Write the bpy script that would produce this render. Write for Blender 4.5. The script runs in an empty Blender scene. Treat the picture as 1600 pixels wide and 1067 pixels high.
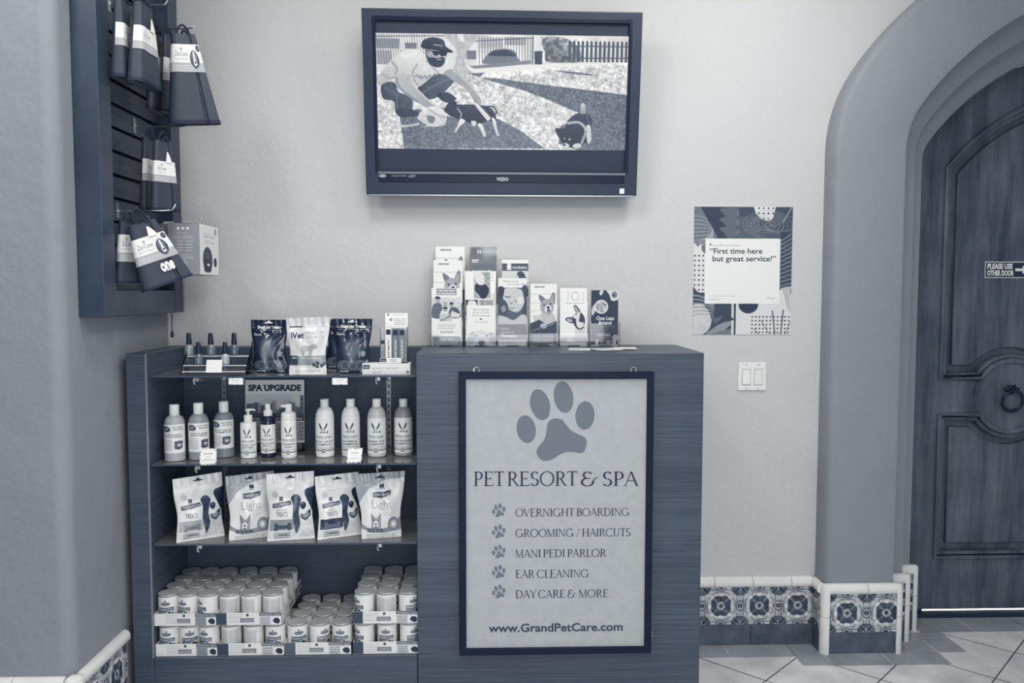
import bpy, bmesh, math, random
import numpy as np
from mathutils import Vector, Matrix
S = bpy.context.scene
COL = S.collection
PI = math.pi
rnd = random.Random(7)

# ------------------------------------------------------------------ camera
F, YAW, PIT, ROLL = 1282.0, .0308, .0619, .001
CAM = np.array([0., -3.24, 1.44])
_f = np.array([math.sin(YAW)*math.cos(PIT), math.cos(YAW)*math.cos(PIT), -math.sin(PIT)])
_r = np.array([math.cos(YAW), -math.sin(YAW), 0.])
_u = np.cross(_r, _f)
_r2 = _r*math.cos(ROLL)+_u*math.sin(ROLL)
_u2 = np.cross(_r2, _f)
RW = np.array([_r2, -_u2, _f])
cd = bpy.data.cameras.new('camera')
cd.sensor_width = 36
cd.lens = F/1600*36
cam = bpy.data.objects.new('camera', cd)
COL.objects.link(cam)
M = Matrix(((_r2[0], _u2[0], -_f[0]), (_r2[1], _u2[1], -_f[1]), (_r2[2], _u2[2], -_f[2]))).to_4x4()
M.translation = Vector(CAM)
cam.matrix_world = M
S.camera = cam

# ------------------------------------------------------------------ world, lights, exposure
S.view_settings.view_transform = 'Standard'
S.view_settings.look = 'None'
S.view_settings.gamma = 1
S.view_settings.exposure = 0.0
w = bpy.data.worlds.new('world')
S.world = w
w.use_nodes = True
w.node_tree.nodes['Background'].inputs[0].default_value = (.74, .85, 1.0, 1)
w.node_tree.nodes['Background'].inputs[1].default_value = .54

def area(name, loc, size, power, color=(1, .975, .93), aim=None, sy=None, spread=PI):
    l = bpy.data.lights.new(name, 'AREA')
    l.energy = power
    l.color = color
    l.spread = spread
    l.size = size
    if sy: l.shape = 'RECTANGLE'; l.size_y = sy
    o = bpy.data.objects.new(name, l)
    COL.objects.link(o)
    o.location = loc
    if aim is not None:
        o.rotation_euler = (Vector(aim)-Vector(loc)).to_track_quat('-Z', 'Y').to_euler()
    return o
area('ceiling_light', (.95, -.95, 2.97), .40, 13, aim=(1.0, -.5, 0))
area('ceiling_light', (-.35, -1.25, 2.97), .45, 13, aim=(-.3, -.8, 0))
area('ceiling_light', (.7, -2.7, 2.97), 1.2, 58, aim=(.2, -2.2, 0))
area('ceiling_light', (-1.5, -1.75, 2.97), .4, 14, aim=(-1.45, -1.3, 0))
area('front_fill', (.3, -4.4, 1.15), 1.5, 6.5, color=(.97, .98, 1), aim=(-.5, -.4, .55), spread=math.radians(75))  # fill lamp added behind the camera to lift the low shelves
area('daylight_outside', (2.4, 1.2, 1.6), 1.2, 110, color=(1, 1, 1), aim=(2.4, .7, 0))

# ------------------------------------------------------------------ helpers
def _ray(px, py): return RW.T @ np.array([(px-800)/F, (py-533.5)/F, 1.])
def at(px, py, Y):
    d = _ray(px, py); return CAM+d*((Y-CAM[1])/d[1])
def atX(px, py, X):
    d = _ray(px, py); return CAM+d*((X-CAM[0])/d[0])
def onZ(px, py, Z):
    d = _ray(px, py); return CAM+d*((Z-CAM[2])/d[2])
def lin(c):
    c = np.asarray(c, float)/255.
    return np.where(c <= .04045, c/12.92, ((c+.055)/1.055)**2.4)
_TG = np.array([0, 40, 80, 128, 180, 215, 255.])
_TR = np.array([9, 25, 64, 120, 177, 214, 250.])
_TGG = np.array([23, 41, 78, 128, 180, 215, 250.])
_TB = np.array([48, 65, 95, 137, 183, 214, 245.])
def T(g):                                             # the photograph's blue toned greys, as sRGB 0..255
    return np.array([np.interp(g, _TG, _TR), np.interp(g, _TG, _TGG), np.interp(g, _TG, _TB)])
def L4(g): return tuple(lin(T(g) if np.isscalar(g) else g))+(1.,)

def mat(name, g, rough=.5, metal=0., spec=.5, mottle=None, grain=None, bump=None, alpha=None, coat=0.):
    m = bpy.data.materials.new(name)
    m.use_nodes = True
    n, k = m.node_tree.nodes, m.node_tree.links
    b = n['Principled BSDF']
    b.inputs['Base Color'].default_value = L4(g)
    b.inputs['Roughness'].default_value = rough
    b.inputs['Metallic'].default_value = metal
    b.inputs['Specular IOR Level'].default_value = spec
    b.inputs['Coat Weight'].default_value = coat
    co = n.new('ShaderNodeTexCoord')
    def noise(scale, vec=None, detail=5, rough=.55):
        t = n.new('ShaderNodeTexNoise'); t.inputs['Scale'].default_value = scale
        t.inputs['Detail'].default_value = detail; t.inputs['Roughness'].default_value = rough
        k.new(vec if vec is not None else co.outputs['Object'], t.inputs['Vector']); return t
    def ramp(src, a, b2, p0=.35, p1=.65):
        r = n.new('ShaderNodeValToRGB'); k.new(src, r.inputs[0])
        r.color_ramp.elements[0].position = p0; r.color_ramp.elements[1].position = p1
        r.color_ramp.elements[0].color = a; r.color_ramp.elements[1].color = b2; return r
    if mottle:                                        # scale, dark grey, light grey
        t = noise(mottle[0]); r = ramp(t.outputs['Fac'], L4(mottle[1]), L4(mottle[2]), .3, .7)
        k.new(r.outputs[0], b.inputs['Base Color'])
    if grain:                                         # stretch vector, dark, light
        mp = n.new('ShaderNodeMapping'); mp.inputs['Scale'].default_value = grain[0]
        k.new(co.outputs['Object'], mp.inputs['Vector'])
        t = noise(1, mp.outputs[0], 8, .7); r = ramp(t.outputs['Fac'], L4(grain[1]), L4(grain[2]), .3, .7)
        g3 = grain[3] if len(grain) > 3 else 2.0
        if np.isscalar(g3): t2 = noise(g3)
        else:
            mp2 = n.new('ShaderNodeMapping'); mp2.inputs['Scale'].default_value = g3; k.new(co.outputs['Object'], mp2.inputs['Vector']); t2 = noise(1, mp2.outputs[0])
        mx = n.new('ShaderNodeMixRGB'); mx.blend_type = 'MULTIPLY'; mx.inputs[0].default_value = .8
        r2 = ramp(t2.outputs['Fac'], (.62, .64, .68, 1), (1.15, 1.15, 1.15, 1), .3, .72)
        k.new(r.outputs[0], mx.inputs[1]); k.new(r2.outputs[0], mx.inputs[2])
        k.new(mx.outputs[0], b.inputs['Base Color'])
    if bump:                                          # list of (scale, strength, distance)
        prev = None
        for sc, st, di in bump:
            t = noise(sc); bp = n.new('ShaderNodeBump')
            bp.inputs['Strength'].default_value = st; bp.inputs['Distance'].default_value = di
            k.new(t.outputs['Fac'], bp.inputs['Height'])
            if prev: k.new(prev.outputs[0], bp.inputs['Normal'])
            prev = bp
        k.new(prev.outputs[0], b.inputs['Normal'])
    return m

def clear_mat(name, tint=(.93, .96, .98), gl_rough=.03, ior=1.5, boost=1., grey_mix=0.):
    m = bpy.data.materials.new(name)
    m.use_nodes = True
    n, k = m.node_tree.nodes, m.node_tree.links
    n.remove(n['Principled BSDF'])
    t = n.new('ShaderNodeBsdfTransparent'); t.inputs[0].default_value = tuple(tint)+(1,)
    g = n.new('ShaderNodeBsdfGlossy'); g.inputs['Roughness'].default_value = gl_rough
    f = n.new('ShaderNodeFresnel'); f.inputs[0].default_value = ior
    mu = n.new('ShaderNodeMath'); mu.operation = 'MULTIPLY'; mu.inputs[1].default_value = boost; mu.use_clamp = True
    x = n.new('ShaderNodeMixShader')
    k.new(f.outputs[0], mu.inputs[0]); k.new(mu.outputs[0], x.inputs[0])
    k.new(t.outputs[0], x.inputs[1]); k.new(g.outputs[0], x.inputs[2])
    if grey_mix:  # even share of diffuse grey mixed into the clear shader
        d = n.new('ShaderNodeBsdfDiffuse'); d.inputs[0].default_value = L4(215); x2 = n.new('ShaderNodeMixShader'); x2.inputs[0].default_value = grey_mix
        k.new(x.outputs[0], x2.inputs[1]); k.new(d.outputs[0], x2.inputs[2]); x = x2
    k.new(x.outputs[0], n['Material Output'].inputs[0])
    return m

def print_mat(name, rough=.5, glow=0., spec=.5, bump=0):
    m = bpy.data.materials.new(name)
    m.use_nodes = True
    n, k = m.node_tree.nodes, m.node_tree.links
    a = n.new('ShaderNodeAttribute'); a.attribute_name = 'Col'
    b = n['Principled BSDF']
    b.inputs['Roughness'].default_value = rough
    b.inputs['Specular IOR Level'].default_value = spec
    if glow:
        b.inputs['Base Color'].default_value = (.01, .01, .012, 1)
        k.new(a.outputs['Color'], b.inputs['Emission Color']); b.inputs['Emission Strength'].default_value = glow
    else:
        k.new(a.outputs['Color'], b.inputs['Base Color'])
    return m

def link(o, parent=None):
    COL.objects.link(o)
    if parent is not None: o.parent = parent
    return o
def obj(name, bm, m, parent=None, smooth=False, loc=None):
    bmesh.ops.recalc_face_normals(bm, faces=bm.faces)
    me = bpy.data.meshes.new(name)
    bm.to_mesh(me); bm.free()
    for x in (m if isinstance(m, (list, tuple)) else [m]): me.materials.append(x)
    if smooth:
        me.polygons.foreach_set('use_smooth', [True]*len(me.polygons))
        try: me.set_sharp_from_angle(angle=math.radians(38))
        except Exception: pass
    o = bpy.data.objects.new(name, me)
    if loc is not None: o.location = loc
    return link(o, parent)
def tag(o, label, cat, group=None, kind=None):
    o['label'] = label; o['category'] = cat
    if group: o['group'] = group
    if kind: o['kind'] = kind
    return o
def thing(name, label, cat, loc=(0, 0, 0), rz=0., group=None, rot=None):
    o = bpy.data.objects.new(name, None)
    o.empty_display_size = .02
    o.location = loc; o.rotation_euler = rot if rot else (0, 0, rz)
    return tag(link(o), label, cat, group)
def struct(o, label=None, cat=None):
    o['kind'] = 'structure'
    if label: o['label'] = label
    if cat: o['category'] = cat
    return o
def dup(root, loc=None, rz=None):
    r = link(root.copy())
    if loc is not None: r.location = loc
    if rz is not None: r.rotation_euler[2] = rz
    for c in list(root.children):
        d = link(c.copy(), r)
        for g in list(c.children): link(g.copy(), d)
    return r
NB = bmesh.new
def box(bm, x0, x1, y0, y1, z0, z1, bev=0., seg=2, mi=0):
    vs = [bm.verts.new(p) for p in ((x0, y0, z0), (x1, y0, z0), (x1, y1, z0), (x0, y1, z0), (x0, y0, z1), (x1, y0, z1), (x1, y1, z1), (x0, y1, z1))]
    fs = [bm.faces.new([vs[i] for i in q]) for q in ((0, 1, 5, 4), (1, 2, 6, 5), (2, 3, 7, 6), (3, 0, 4, 7), (4, 5, 6, 7), (3, 2, 1, 0))]
    for f in fs: f.material_index = mi
    if bev:
        es = list({e for f in fs for e in f.edges})
        r = bmesh.ops.bevel(bm, geom=es, offset=bev, segments=seg, affect='EDGES', profile=.5)
        for f in r['faces']: f.material_index = mi
    return bm
def bx(*a, **k): return box(NB(), *a, **k)
def prism(bm, pts, d0, d1, axis='y', mi=0):            # closed 2d outline extruded along an axis
    def P(p, d):
        return (p[0], d, p[1]) if axis == 'y' else ((d, p[0], p[1]) if axis == 'x' else (p[0], p[1], d))
    a = [bm.verts.new(P(p, d0)) for p in pts]; b = [bm.verts.new(P(p, d1)) for p in pts]
    n = len(pts)
    fs = [bm.faces.new(a), bm.faces.new(b[::-1])]
    fs += [bm.faces.new((a[i], a[(i+1) % n], b[(i+1) % n], b[i])) for i in range(n)]
    for f in fs: f.material_index = mi
    return bm
def lathe(bm, prof, c=(0, 0, 0), n=32, mi=0, cap=True):
    rings = []
    for r, z in prof:
        rings.append([bm.verts.new((c[0]+r*math.cos(2*PI*i/n), c[1]+r*math.sin(2*PI*i/n), c[2]+z)) for i in range(n)])
    fs = []
    for a, b in zip(rings, rings[1:]):
        fs += [bm.faces.new((a[i], a[(i+1) % n], b[(i+1) % n], b[i])) for i in range(n)]
    if cap: fs += [bm.faces.new(rings[0][::-1]), bm.faces.new(rings[-1])]
    for f in fs: f.material_index = mi
    return bm
def tube(bm, pts, r, n=8, mi=0, closed=False):
    pts = [Vector(p) for p in pts]; rings = []; N = len(pts)
    rr = r if isinstance(r, (list, tuple)) else [r]*N
    ref = None
    for i, p in enumerate(pts):
        if closed: t = (pts[(i+1) % N]-pts[i-1])
        else: t = pts[min(i+1, N-1)]-pts[max(i-1, 0)]
        t.normalize()
        if ref is None: ref = t.orthogonal().normalized()
        ref = (ref-t*ref.dot(t)).normalized(); q = t.cross(ref)
        rings.append([bm.verts.new(p+(ref*math.cos(2*PI*j/n)+q*math.sin(2*PI*j/n))*rr[i]) for j in range(n)])
    pr = list(zip(rings, rings[1:]))+([(rings[-1], rings[0])] if closed else [])
    fs = []
    for a, b in pr: fs += [bm.faces.new((a[j], a[(j+1) % n], b[(j+1) % n], b[j])) for j in range(n)]
    if not closed: fs += [bm.faces.new(rings[0][::-1]), bm.faces.new(rings[-1])]
    for f in fs: f.material_index = mi
    return bm
def smooth_path(pts, n=6, closed=False):              # Catmull-Rom through the points
    P = [np.array(p, float) for p in pts]; N = len(P); out = []
    for i in range(N if closed else N-1):
        if closed: a, b, c, d = P[i-1], P[i], P[(i+1) % N], P[(i+2) % N]
        else: a, b, c, d = P[max(i-1, 0)], P[i], P[i+1], P[min(i+2, N-1)]
        for j in range(n):
            t = j/n
            out.append(.5*(2*b+(c-a)*t+(2*a-5*b+4*c-d)*t*t+(3*b-a-3*c+d)*t**3))
    if not closed: out.append(P[-1])
    return out
def plate(outer, holes, y0, y1, name='plate', bevel=0.):  # sheet with holes in the XZ plane, solid between y0 and y1
    cu = bpy.data.curves.new(name, 'CURVE'); cu.dimensions = '2D'; cu.fill_mode = 'BOTH'
    cu.extrude = abs(y1-y0)/2-bevel; cu.bevel_depth = bevel; cu.bevel_resolution = 2; cu.offset = -bevel if bevel else 0
    for ring in [outer]+holes:
        s = cu.splines.new('POLY'); s.points.add(len(ring)-1); s.use_cyclic_u = True
        for p, q in zip(s.points, ring): p.co = (q[0], q[1], 0, 1)
    o = bpy.data.objects.new(name, cu); COL.objects.link(o)
    bpy.context.view_layer.update()
    me = bpy.data.meshes.new_from_object(o.evaluated_get(bpy.context.evaluated_depsgraph_get()))
    bm = NB(); bm.from_mesh(me)
    bpy.data.objects.remove(o); bpy.data.meshes.remove(me)
    ym = (y0+y1)/2
    for v in bm.verts: v.co = (v.co.x, ym-v.co.z, v.co.y)
    bmesh.ops.remove_doubles(bm, verts=bm.verts, dist=1e-5)
    return bm
def arc(cx, cz, r, a0, a1, n=24): return [(cx+r*math.cos(math.radians(a0+(a1-a0)*i/n)), cz+r*math.sin(math.radians(a0+(a1-a0)*i/n))) for i in range(n+1)]

# text as flat triangles from the built-in font
_TX = {}
def glyphs(s, bold=0.):
    if (s, bold) in _TX: return _TX[(s, bold)]
    cu = bpy.data.curves.new('lettering', 'FONT'); cu.body = s; cu.resolution_u = 3; cu.offset = bold
    o = bpy.data.objects.new('lettering', cu); COL.objects.link(o)
    bpy.context.view_layer.update()
    me = bpy.data.meshes.new_from_object(o.evaluated_get(bpy.context.evaluated_depsgraph_get()))
    bpy.data.objects.remove(o); bpy.data.curves.remove(cu)
    V = np.array([v.co[:2] for v in me.vertices]).reshape(-1, 2)
    me.calc_loop_triangles()
    Tt = np.array([t.vertices[:] for t in me.loop_triangles], int).reshape(-1, 3)
    bpy.data.meshes.remove(me)
    if len(V): V = V-[V[:, 0].min(), 0]
    _TX[(s, bold)] = (V, Tt)
    return V, Tt
def text_bm(bm, s, x, z, y, width=None, size=None, align='l', bold=0., slant=0., zs=None):
    V, Tt = glyphs(s, bold)
    wd = V[:, 0].max(); k = width/wd if width else size
    kz = zs if zs else k
    ox = {'l': 0, 'c': -wd*k/2, 'r': -wd*k}[align]
    vs = [bm.verts.new((x+ox+p[0]*k+slant*p[1]*kz, y, z+p[1]*kz)) for p in V]
    for t in Tt:
        try: bm.faces.new([vs[i] for i in t])
        except ValueError: pass
    return bm

# printed artwork: painted on a grid, then laid on a mesh as vertex colours
class Cv:
    def __init__(s, x0, y0, x1, y1, res, bg=235):
        s.b = (x0, y0, x1, y1); s.res = res
        s.W = max(4, int(round((x1-x0)*res))); s.H = max(4, int(round((y1-y0)*res)))
        s.a = np.empty((s.H, s.W, 3)); s.a[:] = s.c(bg)
        s.X, s.Y = np.meshgrid(x0+(np.arange(s.W)+.5)/s.W*(x1-x0), y0+(np.arange(s.H)+.5)/s.H*(y1-y0))
    def c(s, c): return T(c) if np.isscalar(c) else np.asarray(c, float)
    def put(s, m, c, al=1.):
        m = (m*al)[..., None]; s.a = s.a*(1-m)+s.c(c)*m; return s
    def mpoly(s, pts):
        P = np.array(pts, float); m = np.zeros((s.H, s.W))
        for dx, dy in ((-.25, -.25), (.25, -.25), (-.25, .25), (.25, .25)):
            X, Y = s.X+dx/s.res, s.Y+dy/s.res; ins = np.zeros((s.H, s.W), bool)
            for (xa, ya), (xb, yb) in zip(P, np.roll(P, -1, 0)):
                if ya == yb: continue
                ins ^= ((ya > Y) != (yb > Y)) & (X < (xb-xa)*(Y-ya)/(yb-ya)+xa)
            m += ins*.25
        return m
    def poly(s, pts, c, al=1.): return s.put(s.mpoly(pts), c, al)
    def blob(s, pts, c, al=1.): return s.put(s.mpoly(smooth_path(pts, 5, True)), c, al)
    def rect(s, x0, y0, x1, y1, c, al=1.): return s.poly([(x0, y0), (x1, y0), (x1, y1), (x0, y1)], c, al)
    def mell(s, cx, cy, rx, ry, rot=0, soft=0):
        a = math.radians(rot); dx, dy = s.X-cx, s.Y-cy
        u, v = (dx*math.cos(a)+dy*math.sin(a))/rx, (-dx*math.sin(a)+dy*math.cos(a))/ry
        d = np.sqrt(u*u+v*v); e = max(soft, .7/(s.res*min(rx, ry)))
        return np.clip((1-d)/e+.5, 0, 1)
    def ell(s, cx, cy, rx, ry, c, rot=0, al=1., soft=0): return s.put(s.mell(cx, cy, rx, ry, rot, soft), c, al)
    def line(s, pts, w, c, al=1.):
        m = np.zeros((s.H, s.W))
        for (xa, ya), (xb, yb) in zip(pts, pts[1:]):
            dx, dy = xb-xa, yb-ya; q = dx*dx+dy*dy or 1e-9
            t = np.clip(((s.X-xa)*dx+(s.Y-ya)*dy)/q, 0, 1)
            d = np.hypot(s.X-xa-t*dx, s.Y-ya-t*dy)
            m = np.maximum(m, np.clip((w/2-d)*s.res+.5, 0, 1))
        return s.put(m, c, al)
    def curve(s, pts, w, c, al=1., closed=False): return s.line(smooth_path(pts, 5, closed), w, c, al)
    def vn(s, sc, seed=0):
        r = np.random.RandomState(seed); G = r.rand(64, 64); x = s.X/sc+seed*3.1; y = s.Y/sc+seed*1.7
        xi, yi = np.floor(x).astype(int), np.floor(y).astype(int); fx, fy = x-xi, y-yi
        fx, fy = fx*fx*(3-2*fx), fy*fy*(3-2*fy); g = lambda i, j: G[(yi+j) % 64, (xi+i) % 64]
        return (g(0, 0)*(1-fx)+g(1, 0)*fx)*(1-fy)+(g(0, 1)*(1-fx)+g(1, 1)*fx)*fy
    def noise(s, m, amp, sc=4, seed=1):
        nz = (s.vn(sc, seed)*.6+s.vn(sc*2.3, seed+5)*.4-.5)*2*amp
        s.a = np.clip(s.a+(nz*m)[..., None], 0, 255); return s
    def text(s, t, x, y, h, c, align='l', bold=0., width=None, rot=0, al=1.):
        V, Tt = glyphs(t, bold)
        if not len(V): return s
        k = h/.72; kx = width/V[:, 0].max() if width else k; ox = {'l': 0, 'c': -.5, 'r': -1}[align]*V[:, 0].max()*kx
        px, py = V[:, 0]*kx+ox, -V[:, 1]*k; a = math.radians(rot)
        P = np.stack([(x+px*math.cos(a)-py*math.sin(a)-s.b[0])*s.res, (y+px*math.sin(a)+py*math.cos(a)-s.b[1])*s.res], 1)
        n = 3; big = np.zeros((s.H*n, s.W*n), bool); P = P*n
        for t3 in Tt:
            A, B, C = P[t3]; lo = np.floor(np.minimum(np.minimum(A, B), C)).astype(int); hi = np.ceil(np.maximum(np.maximum(A, B), C)).astype(int)+1
            lo = np.maximum(lo, 0); hi = np.minimum(hi, [s.W*n, s.H*n])
            if hi[0] <= lo[0] or hi[1] <= lo[1]: continue
            gx, gy = np.meshgrid(np.arange(lo[0], hi[0])+.5, np.arange(lo[1], hi[1])+.5)
            e = lambda p, q: (q[0]-p[0])*(gy-p[1])-(q[1]-p[1])*(gx-p[0])
            e1, e2, e3 = e(A, B), e(B, C), e(C, A)
            big[lo[1]:hi[1], lo[0]:hi[0]] |= ((e1 >= 0) & (e2 >= 0) & (e3 >= 0)) | ((e1 <= 0) & (e2 <= 0) & (e3 <= 0))
        return s.put(big.reshape(s.H, n, s.W, n).mean((1, 3)), c, al)
    def lines(s, x0, y0, x1, n, dy, w, c, seed=0, al=1.):        # unreadable small print
        r = random.Random(seed)
        for i in range(n):
            x = x0
            while x < x1:
                d = (x1-x0)*r.uniform(.06, .16); s.rect(x, y0+i*dy, min(x+d, x1), y0+i*dy+w, c, al); x += d+(x1-x0)*.03
        return s

def grid_mesh(name, sheets, m, parent=None, smooth=True):
    """sheets: list of (colour array HxWx3 in sRGB 0..255, fn(U,V)->xyz, flip)"""
    vs, cs, qs, off = [], [], [], 0
    for a, fn, flip in sheets:
        H, W = a.shape[:2]
        U, V = np.meshgrid(np.linspace(0, 1, W), np.linspace(1, 0, H))
        x, y, z = fn(U, V)
        vs.append(np.stack([x+0*U, y+0*U, z+0*U], -1).reshape(-1, 3))
        cs.append(np.concatenate([lin(a).reshape(-1, 3), np.ones((H*W, 1))], 1))
        i = np.arange(H*W).reshape(H, W)
        q = np.stack([i[:-1, :-1], i[1:, :-1], i[1:, 1:], i[:-1, 1:]], -1).reshape(-1, 4)
        qs.append((q[:, ::-1] if flip else q)+off); off += H*W
    vs, cs, qs = np.concatenate(vs), np.concatenate(cs), np.concatenate(qs)
    me = bpy.data.meshes.new(name)
    me.vertices.add(len(vs)); me.vertices.foreach_set('co', vs.astype(np.float32).ravel())
    me.loops.add(qs.size); me.loops.foreach_set('vertex_index', qs.astype(np.int32).ravel())
    me.polygons.add(len(qs)); me.polygons.foreach_set('loop_start', np.arange(0, qs.size, 4, dtype=np.int32))
    me.update(calc_edges=True)
    me.polygons.foreach_set('use_smooth', [smooth]*len(qs))
    ca = me.color_attributes.new('Col', 'FLOAT_COLOR', 'POINT')
    ca.data.foreach_set('color', cs.astype(np.float32).ravel())
    me.materials.append(m)
    return link(bpy.data.objects.new(name, me), parent)
def flat_print(name, cv, x0, x1, z0, z1, y, m, parent=None):
    return grid_mesh(name, [(cv.a, lambda U, V: (x0+U*(x1-x0), y, z0+V*(z1-z0)), False)], m, parent, False)

# ------------------------------------------------------------------ materials
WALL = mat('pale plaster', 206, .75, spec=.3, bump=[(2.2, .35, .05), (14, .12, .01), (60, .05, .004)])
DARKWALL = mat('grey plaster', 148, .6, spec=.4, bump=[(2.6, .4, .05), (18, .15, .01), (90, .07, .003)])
CEIL = mat('white ceiling paint', 215, .9)
LAM = mat('dark wood laminate', 84, .42, spec=.45, grain=((3.2, 3.2, 230), 64, 102, (.9, .9, 9)))
LAMD = mat('black laminate', 72, .5, spec=.4, grain=((3, 3, 160), 68, 88, 3))
FRAMEWOOD = mat('dark stained wood frame', 70, .4, grain=((3, 3, 3), 62, 80, 3))
SLAT = mat('slatwall board', 62, .45, grain=((4, 6, 90), 44, 84, 3))
BLACK = mat('black plastic', 30, .4)
GLOSSBLACK = mat('gloss black plastic', 16, .3, spec=.25)
GREYPL = mat('grey tv plastic', 47, .4)
TVDARK = mat('unlit screen', 45, .55)
SILVER = mat('silver trim', 190, .25, metal=1)
STEEL = mat('bright steel wire', 215, .25, metal=1)
ALU = mat('zinc rail', 150, .35, metal=.85)
WHITE = mat('white plastic', 242, .3)
PAPER = mat('white paper', 244, .7)
CARD = mat('price card', 240, .6)
CREAM = mat('glazed cream tile', 246, .12, coat=.4, mottle=(6, 236, 250))
PLINTH = mat('dark plinth tile', 92, .45, mottle=(14, 80, 108))
FABRIC = mat('black padded nylon', (48, 58, 74), .55, bump=[(220, .1, .002)])
HEM = mat('black binding', 30, .7)
DOORW = mat('stained knotty wood', 90, .42, spec=.5, grain=((16, 16, 1.6), 58, 122, 5))
IRON = mat('black iron', 26, .45, metal=.4)
BRONZE = mat('dark bronze ring', 62, .3, metal=.8)
SIGNBG = mat('sign board', 182, .7, mottle=(30, 178, 186))
PAW = mat('paw print grey', 120, .7)
INK = mat('dark lettering ink', 62, .7)
INK2 = mat('blue black ink', 44, .7)
PALEINK = mat('pale grey ink', 168, .7)
WINK = mat('white lettering', 245, .6)
GLASS = clear_mat('shelf glass', (.90, .94, .96), .02, 1.5, 1.3, .10)
ACRY = clear_mat('clear acrylic', (.965, .975, .985), .05, 1.49, 1.1)
GEDGE = mat('polished glass edge', (64, 80, 98), .2)
PRINT = print_mat('printed paper', .55)
GLOSSY = print_mat('glossy printed film', .27, spec=.6)
FOIL = print_mat('dark glossy film', .2, spec=.7)
LABEL = print_mat('bottle label', .4)
SCREEN = print_mat('lit screen picture', .3, glow=1.0)
LIDM = mat('can lid metal', 196, .34, metal=.35)
FLOORM = print_mat('stone floor tile', .38)
GLAZED = print_mat('glazed pattern tile', .2)

# ------------------------------------------------------------------ the setting
XW, YP = -1.243, -.80            # left return wall, front face of the left pillar
HC, YF = 1.227, -.448            # counter height and front plane

# floor: diagonal stone tiles with a darker border course
def build_floor():
    vs, fs, cols = [], [], []
    def add(poly, z, g):
        b = len(vs); vs.extend([(x, y, z) for x, y in poly]); fs.append(list(range(b, b+len(poly)))); cols.append((g, len(poly)))
    add([(-3, -4.5), (5, -4.5), (5, .75), (-3, .75)], -.003, 105)
    r = random.Random(3); s2 = math.sqrt(.5); pt, g = .302, .0025
    for i in range(-14, 20):
        for j in range(-14, 20):
            p0, q0 = .505+i*pt, .953+j*.307
            c = [(p0+g, q0+g), (p0+pt-g, q0+g), (p0+pt-g, q0+.307-g), (p0+g, q0+.307-g)]
            xy = [((p+q)*s2, (p-q)*s2) for p, q in c]
            cx, cy = sum(x for x, _ in xy)/4, sum(y for _, y in xy)/4
            if -2.6 < cx < 4.6 and -4.2 < cy < .3: add(xy, 0, r.uniform(208, 230))
    def strip(x0, x1, y0, y1, n, horiz=True, z=.0008):
        for i in range(n):
            a, b = i/n, (i+1)/n
            if horiz: q = (x0+(x1-x0)*a+.0015, x0+(x1-x0)*b-.0015, y0, y1)
            else: q = (x0, x1, y0+(y1-y0)*a+.0015, y0+(y1-y0)*b-.0015)
            add([(q[0], q[2]), (q[1], q[2]), (q[1], q[3]), (q[0], q[3])], z, r.uniform(150, 168))
    strip(.70, 1.22, -.122, .0, 2); strip(1.215, 1.335, -.20, 0, 1)
    strip(1.335, 1.80, -.205, -.09, 2); strip(1.652, 1.80, -.09, .02, 1); strip(1.74, 1.92, .021, .089, 1)
    strip(1.801, 1.92, -.10, .02, 1); strip(1.83, 3.5, .09, .25, 7)
    strip(-1.235+.0, -1.10, -.92, -.44, 1, False); strip(-2.4, -1.235, -.94, -.8, 5)
    me = bpy.data.meshes.new('floor'); me.from_pydata(vs, [], fs); me.update()
    ca = me.color_attributes.new('Col', 'FLOAT_COLOR', 'CORNER'); k = 0
    for gcol, n in cols:
        for _ in range(n): ca.data[k].color = L4(gcol); k += 1
    m = FLOORM; n, kk = m.node_tree.nodes, m.node_tree.links
    att, bs = n['Attribute'], n['Principled BSDF']
    co = n.new('ShaderNodeTexCoord'); t = n.new('ShaderNodeTexNoise'); t.inputs['Scale'].default_value = 7; t.inputs['Detail'].default_value = 8
    kk.new(co.outputs['Object'], t.inputs['Vector'])
    rr = n.new('ShaderNodeValToRGB'); rr.color_ramp.elements[0].position = .3; rr.color_ramp.elements[1].position = .7
    rr.color_ramp.elements[0].color = (.82, .83, .86, 1); rr.color_ramp.elements[1].color = (1.25, 1.25, 1.25, 1)
    mx = n.new('ShaderNodeMixRGB'); mx.blend_type = 'MULTIPLY'; mx.inputs[0].default_value = 1
    kk.new(t.outputs['Fac'], rr.inputs[0]); kk.new(att.outputs['Color'], mx.inputs[1]); kk.new(rr.outputs[0], mx.inputs[2]); kk.new(mx.outputs[0], bs.inputs['Base Color'])
    bp = n.new('ShaderNodeBump'); bp.inputs['Strength'].default_value = .15; bp.inputs['Distance'].default_value = .01
    kk.new(t.outputs['Fac'], bp.inputs['Height']); kk.new(bp.outputs[0], bs.inputs['Normal'])
    me.materials.append(m)
    return link(bpy.data.objects.new('floor', me))
struct(build_floor(), 'pale diagonal stone tile floor with dark border course', 'floor')

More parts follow.
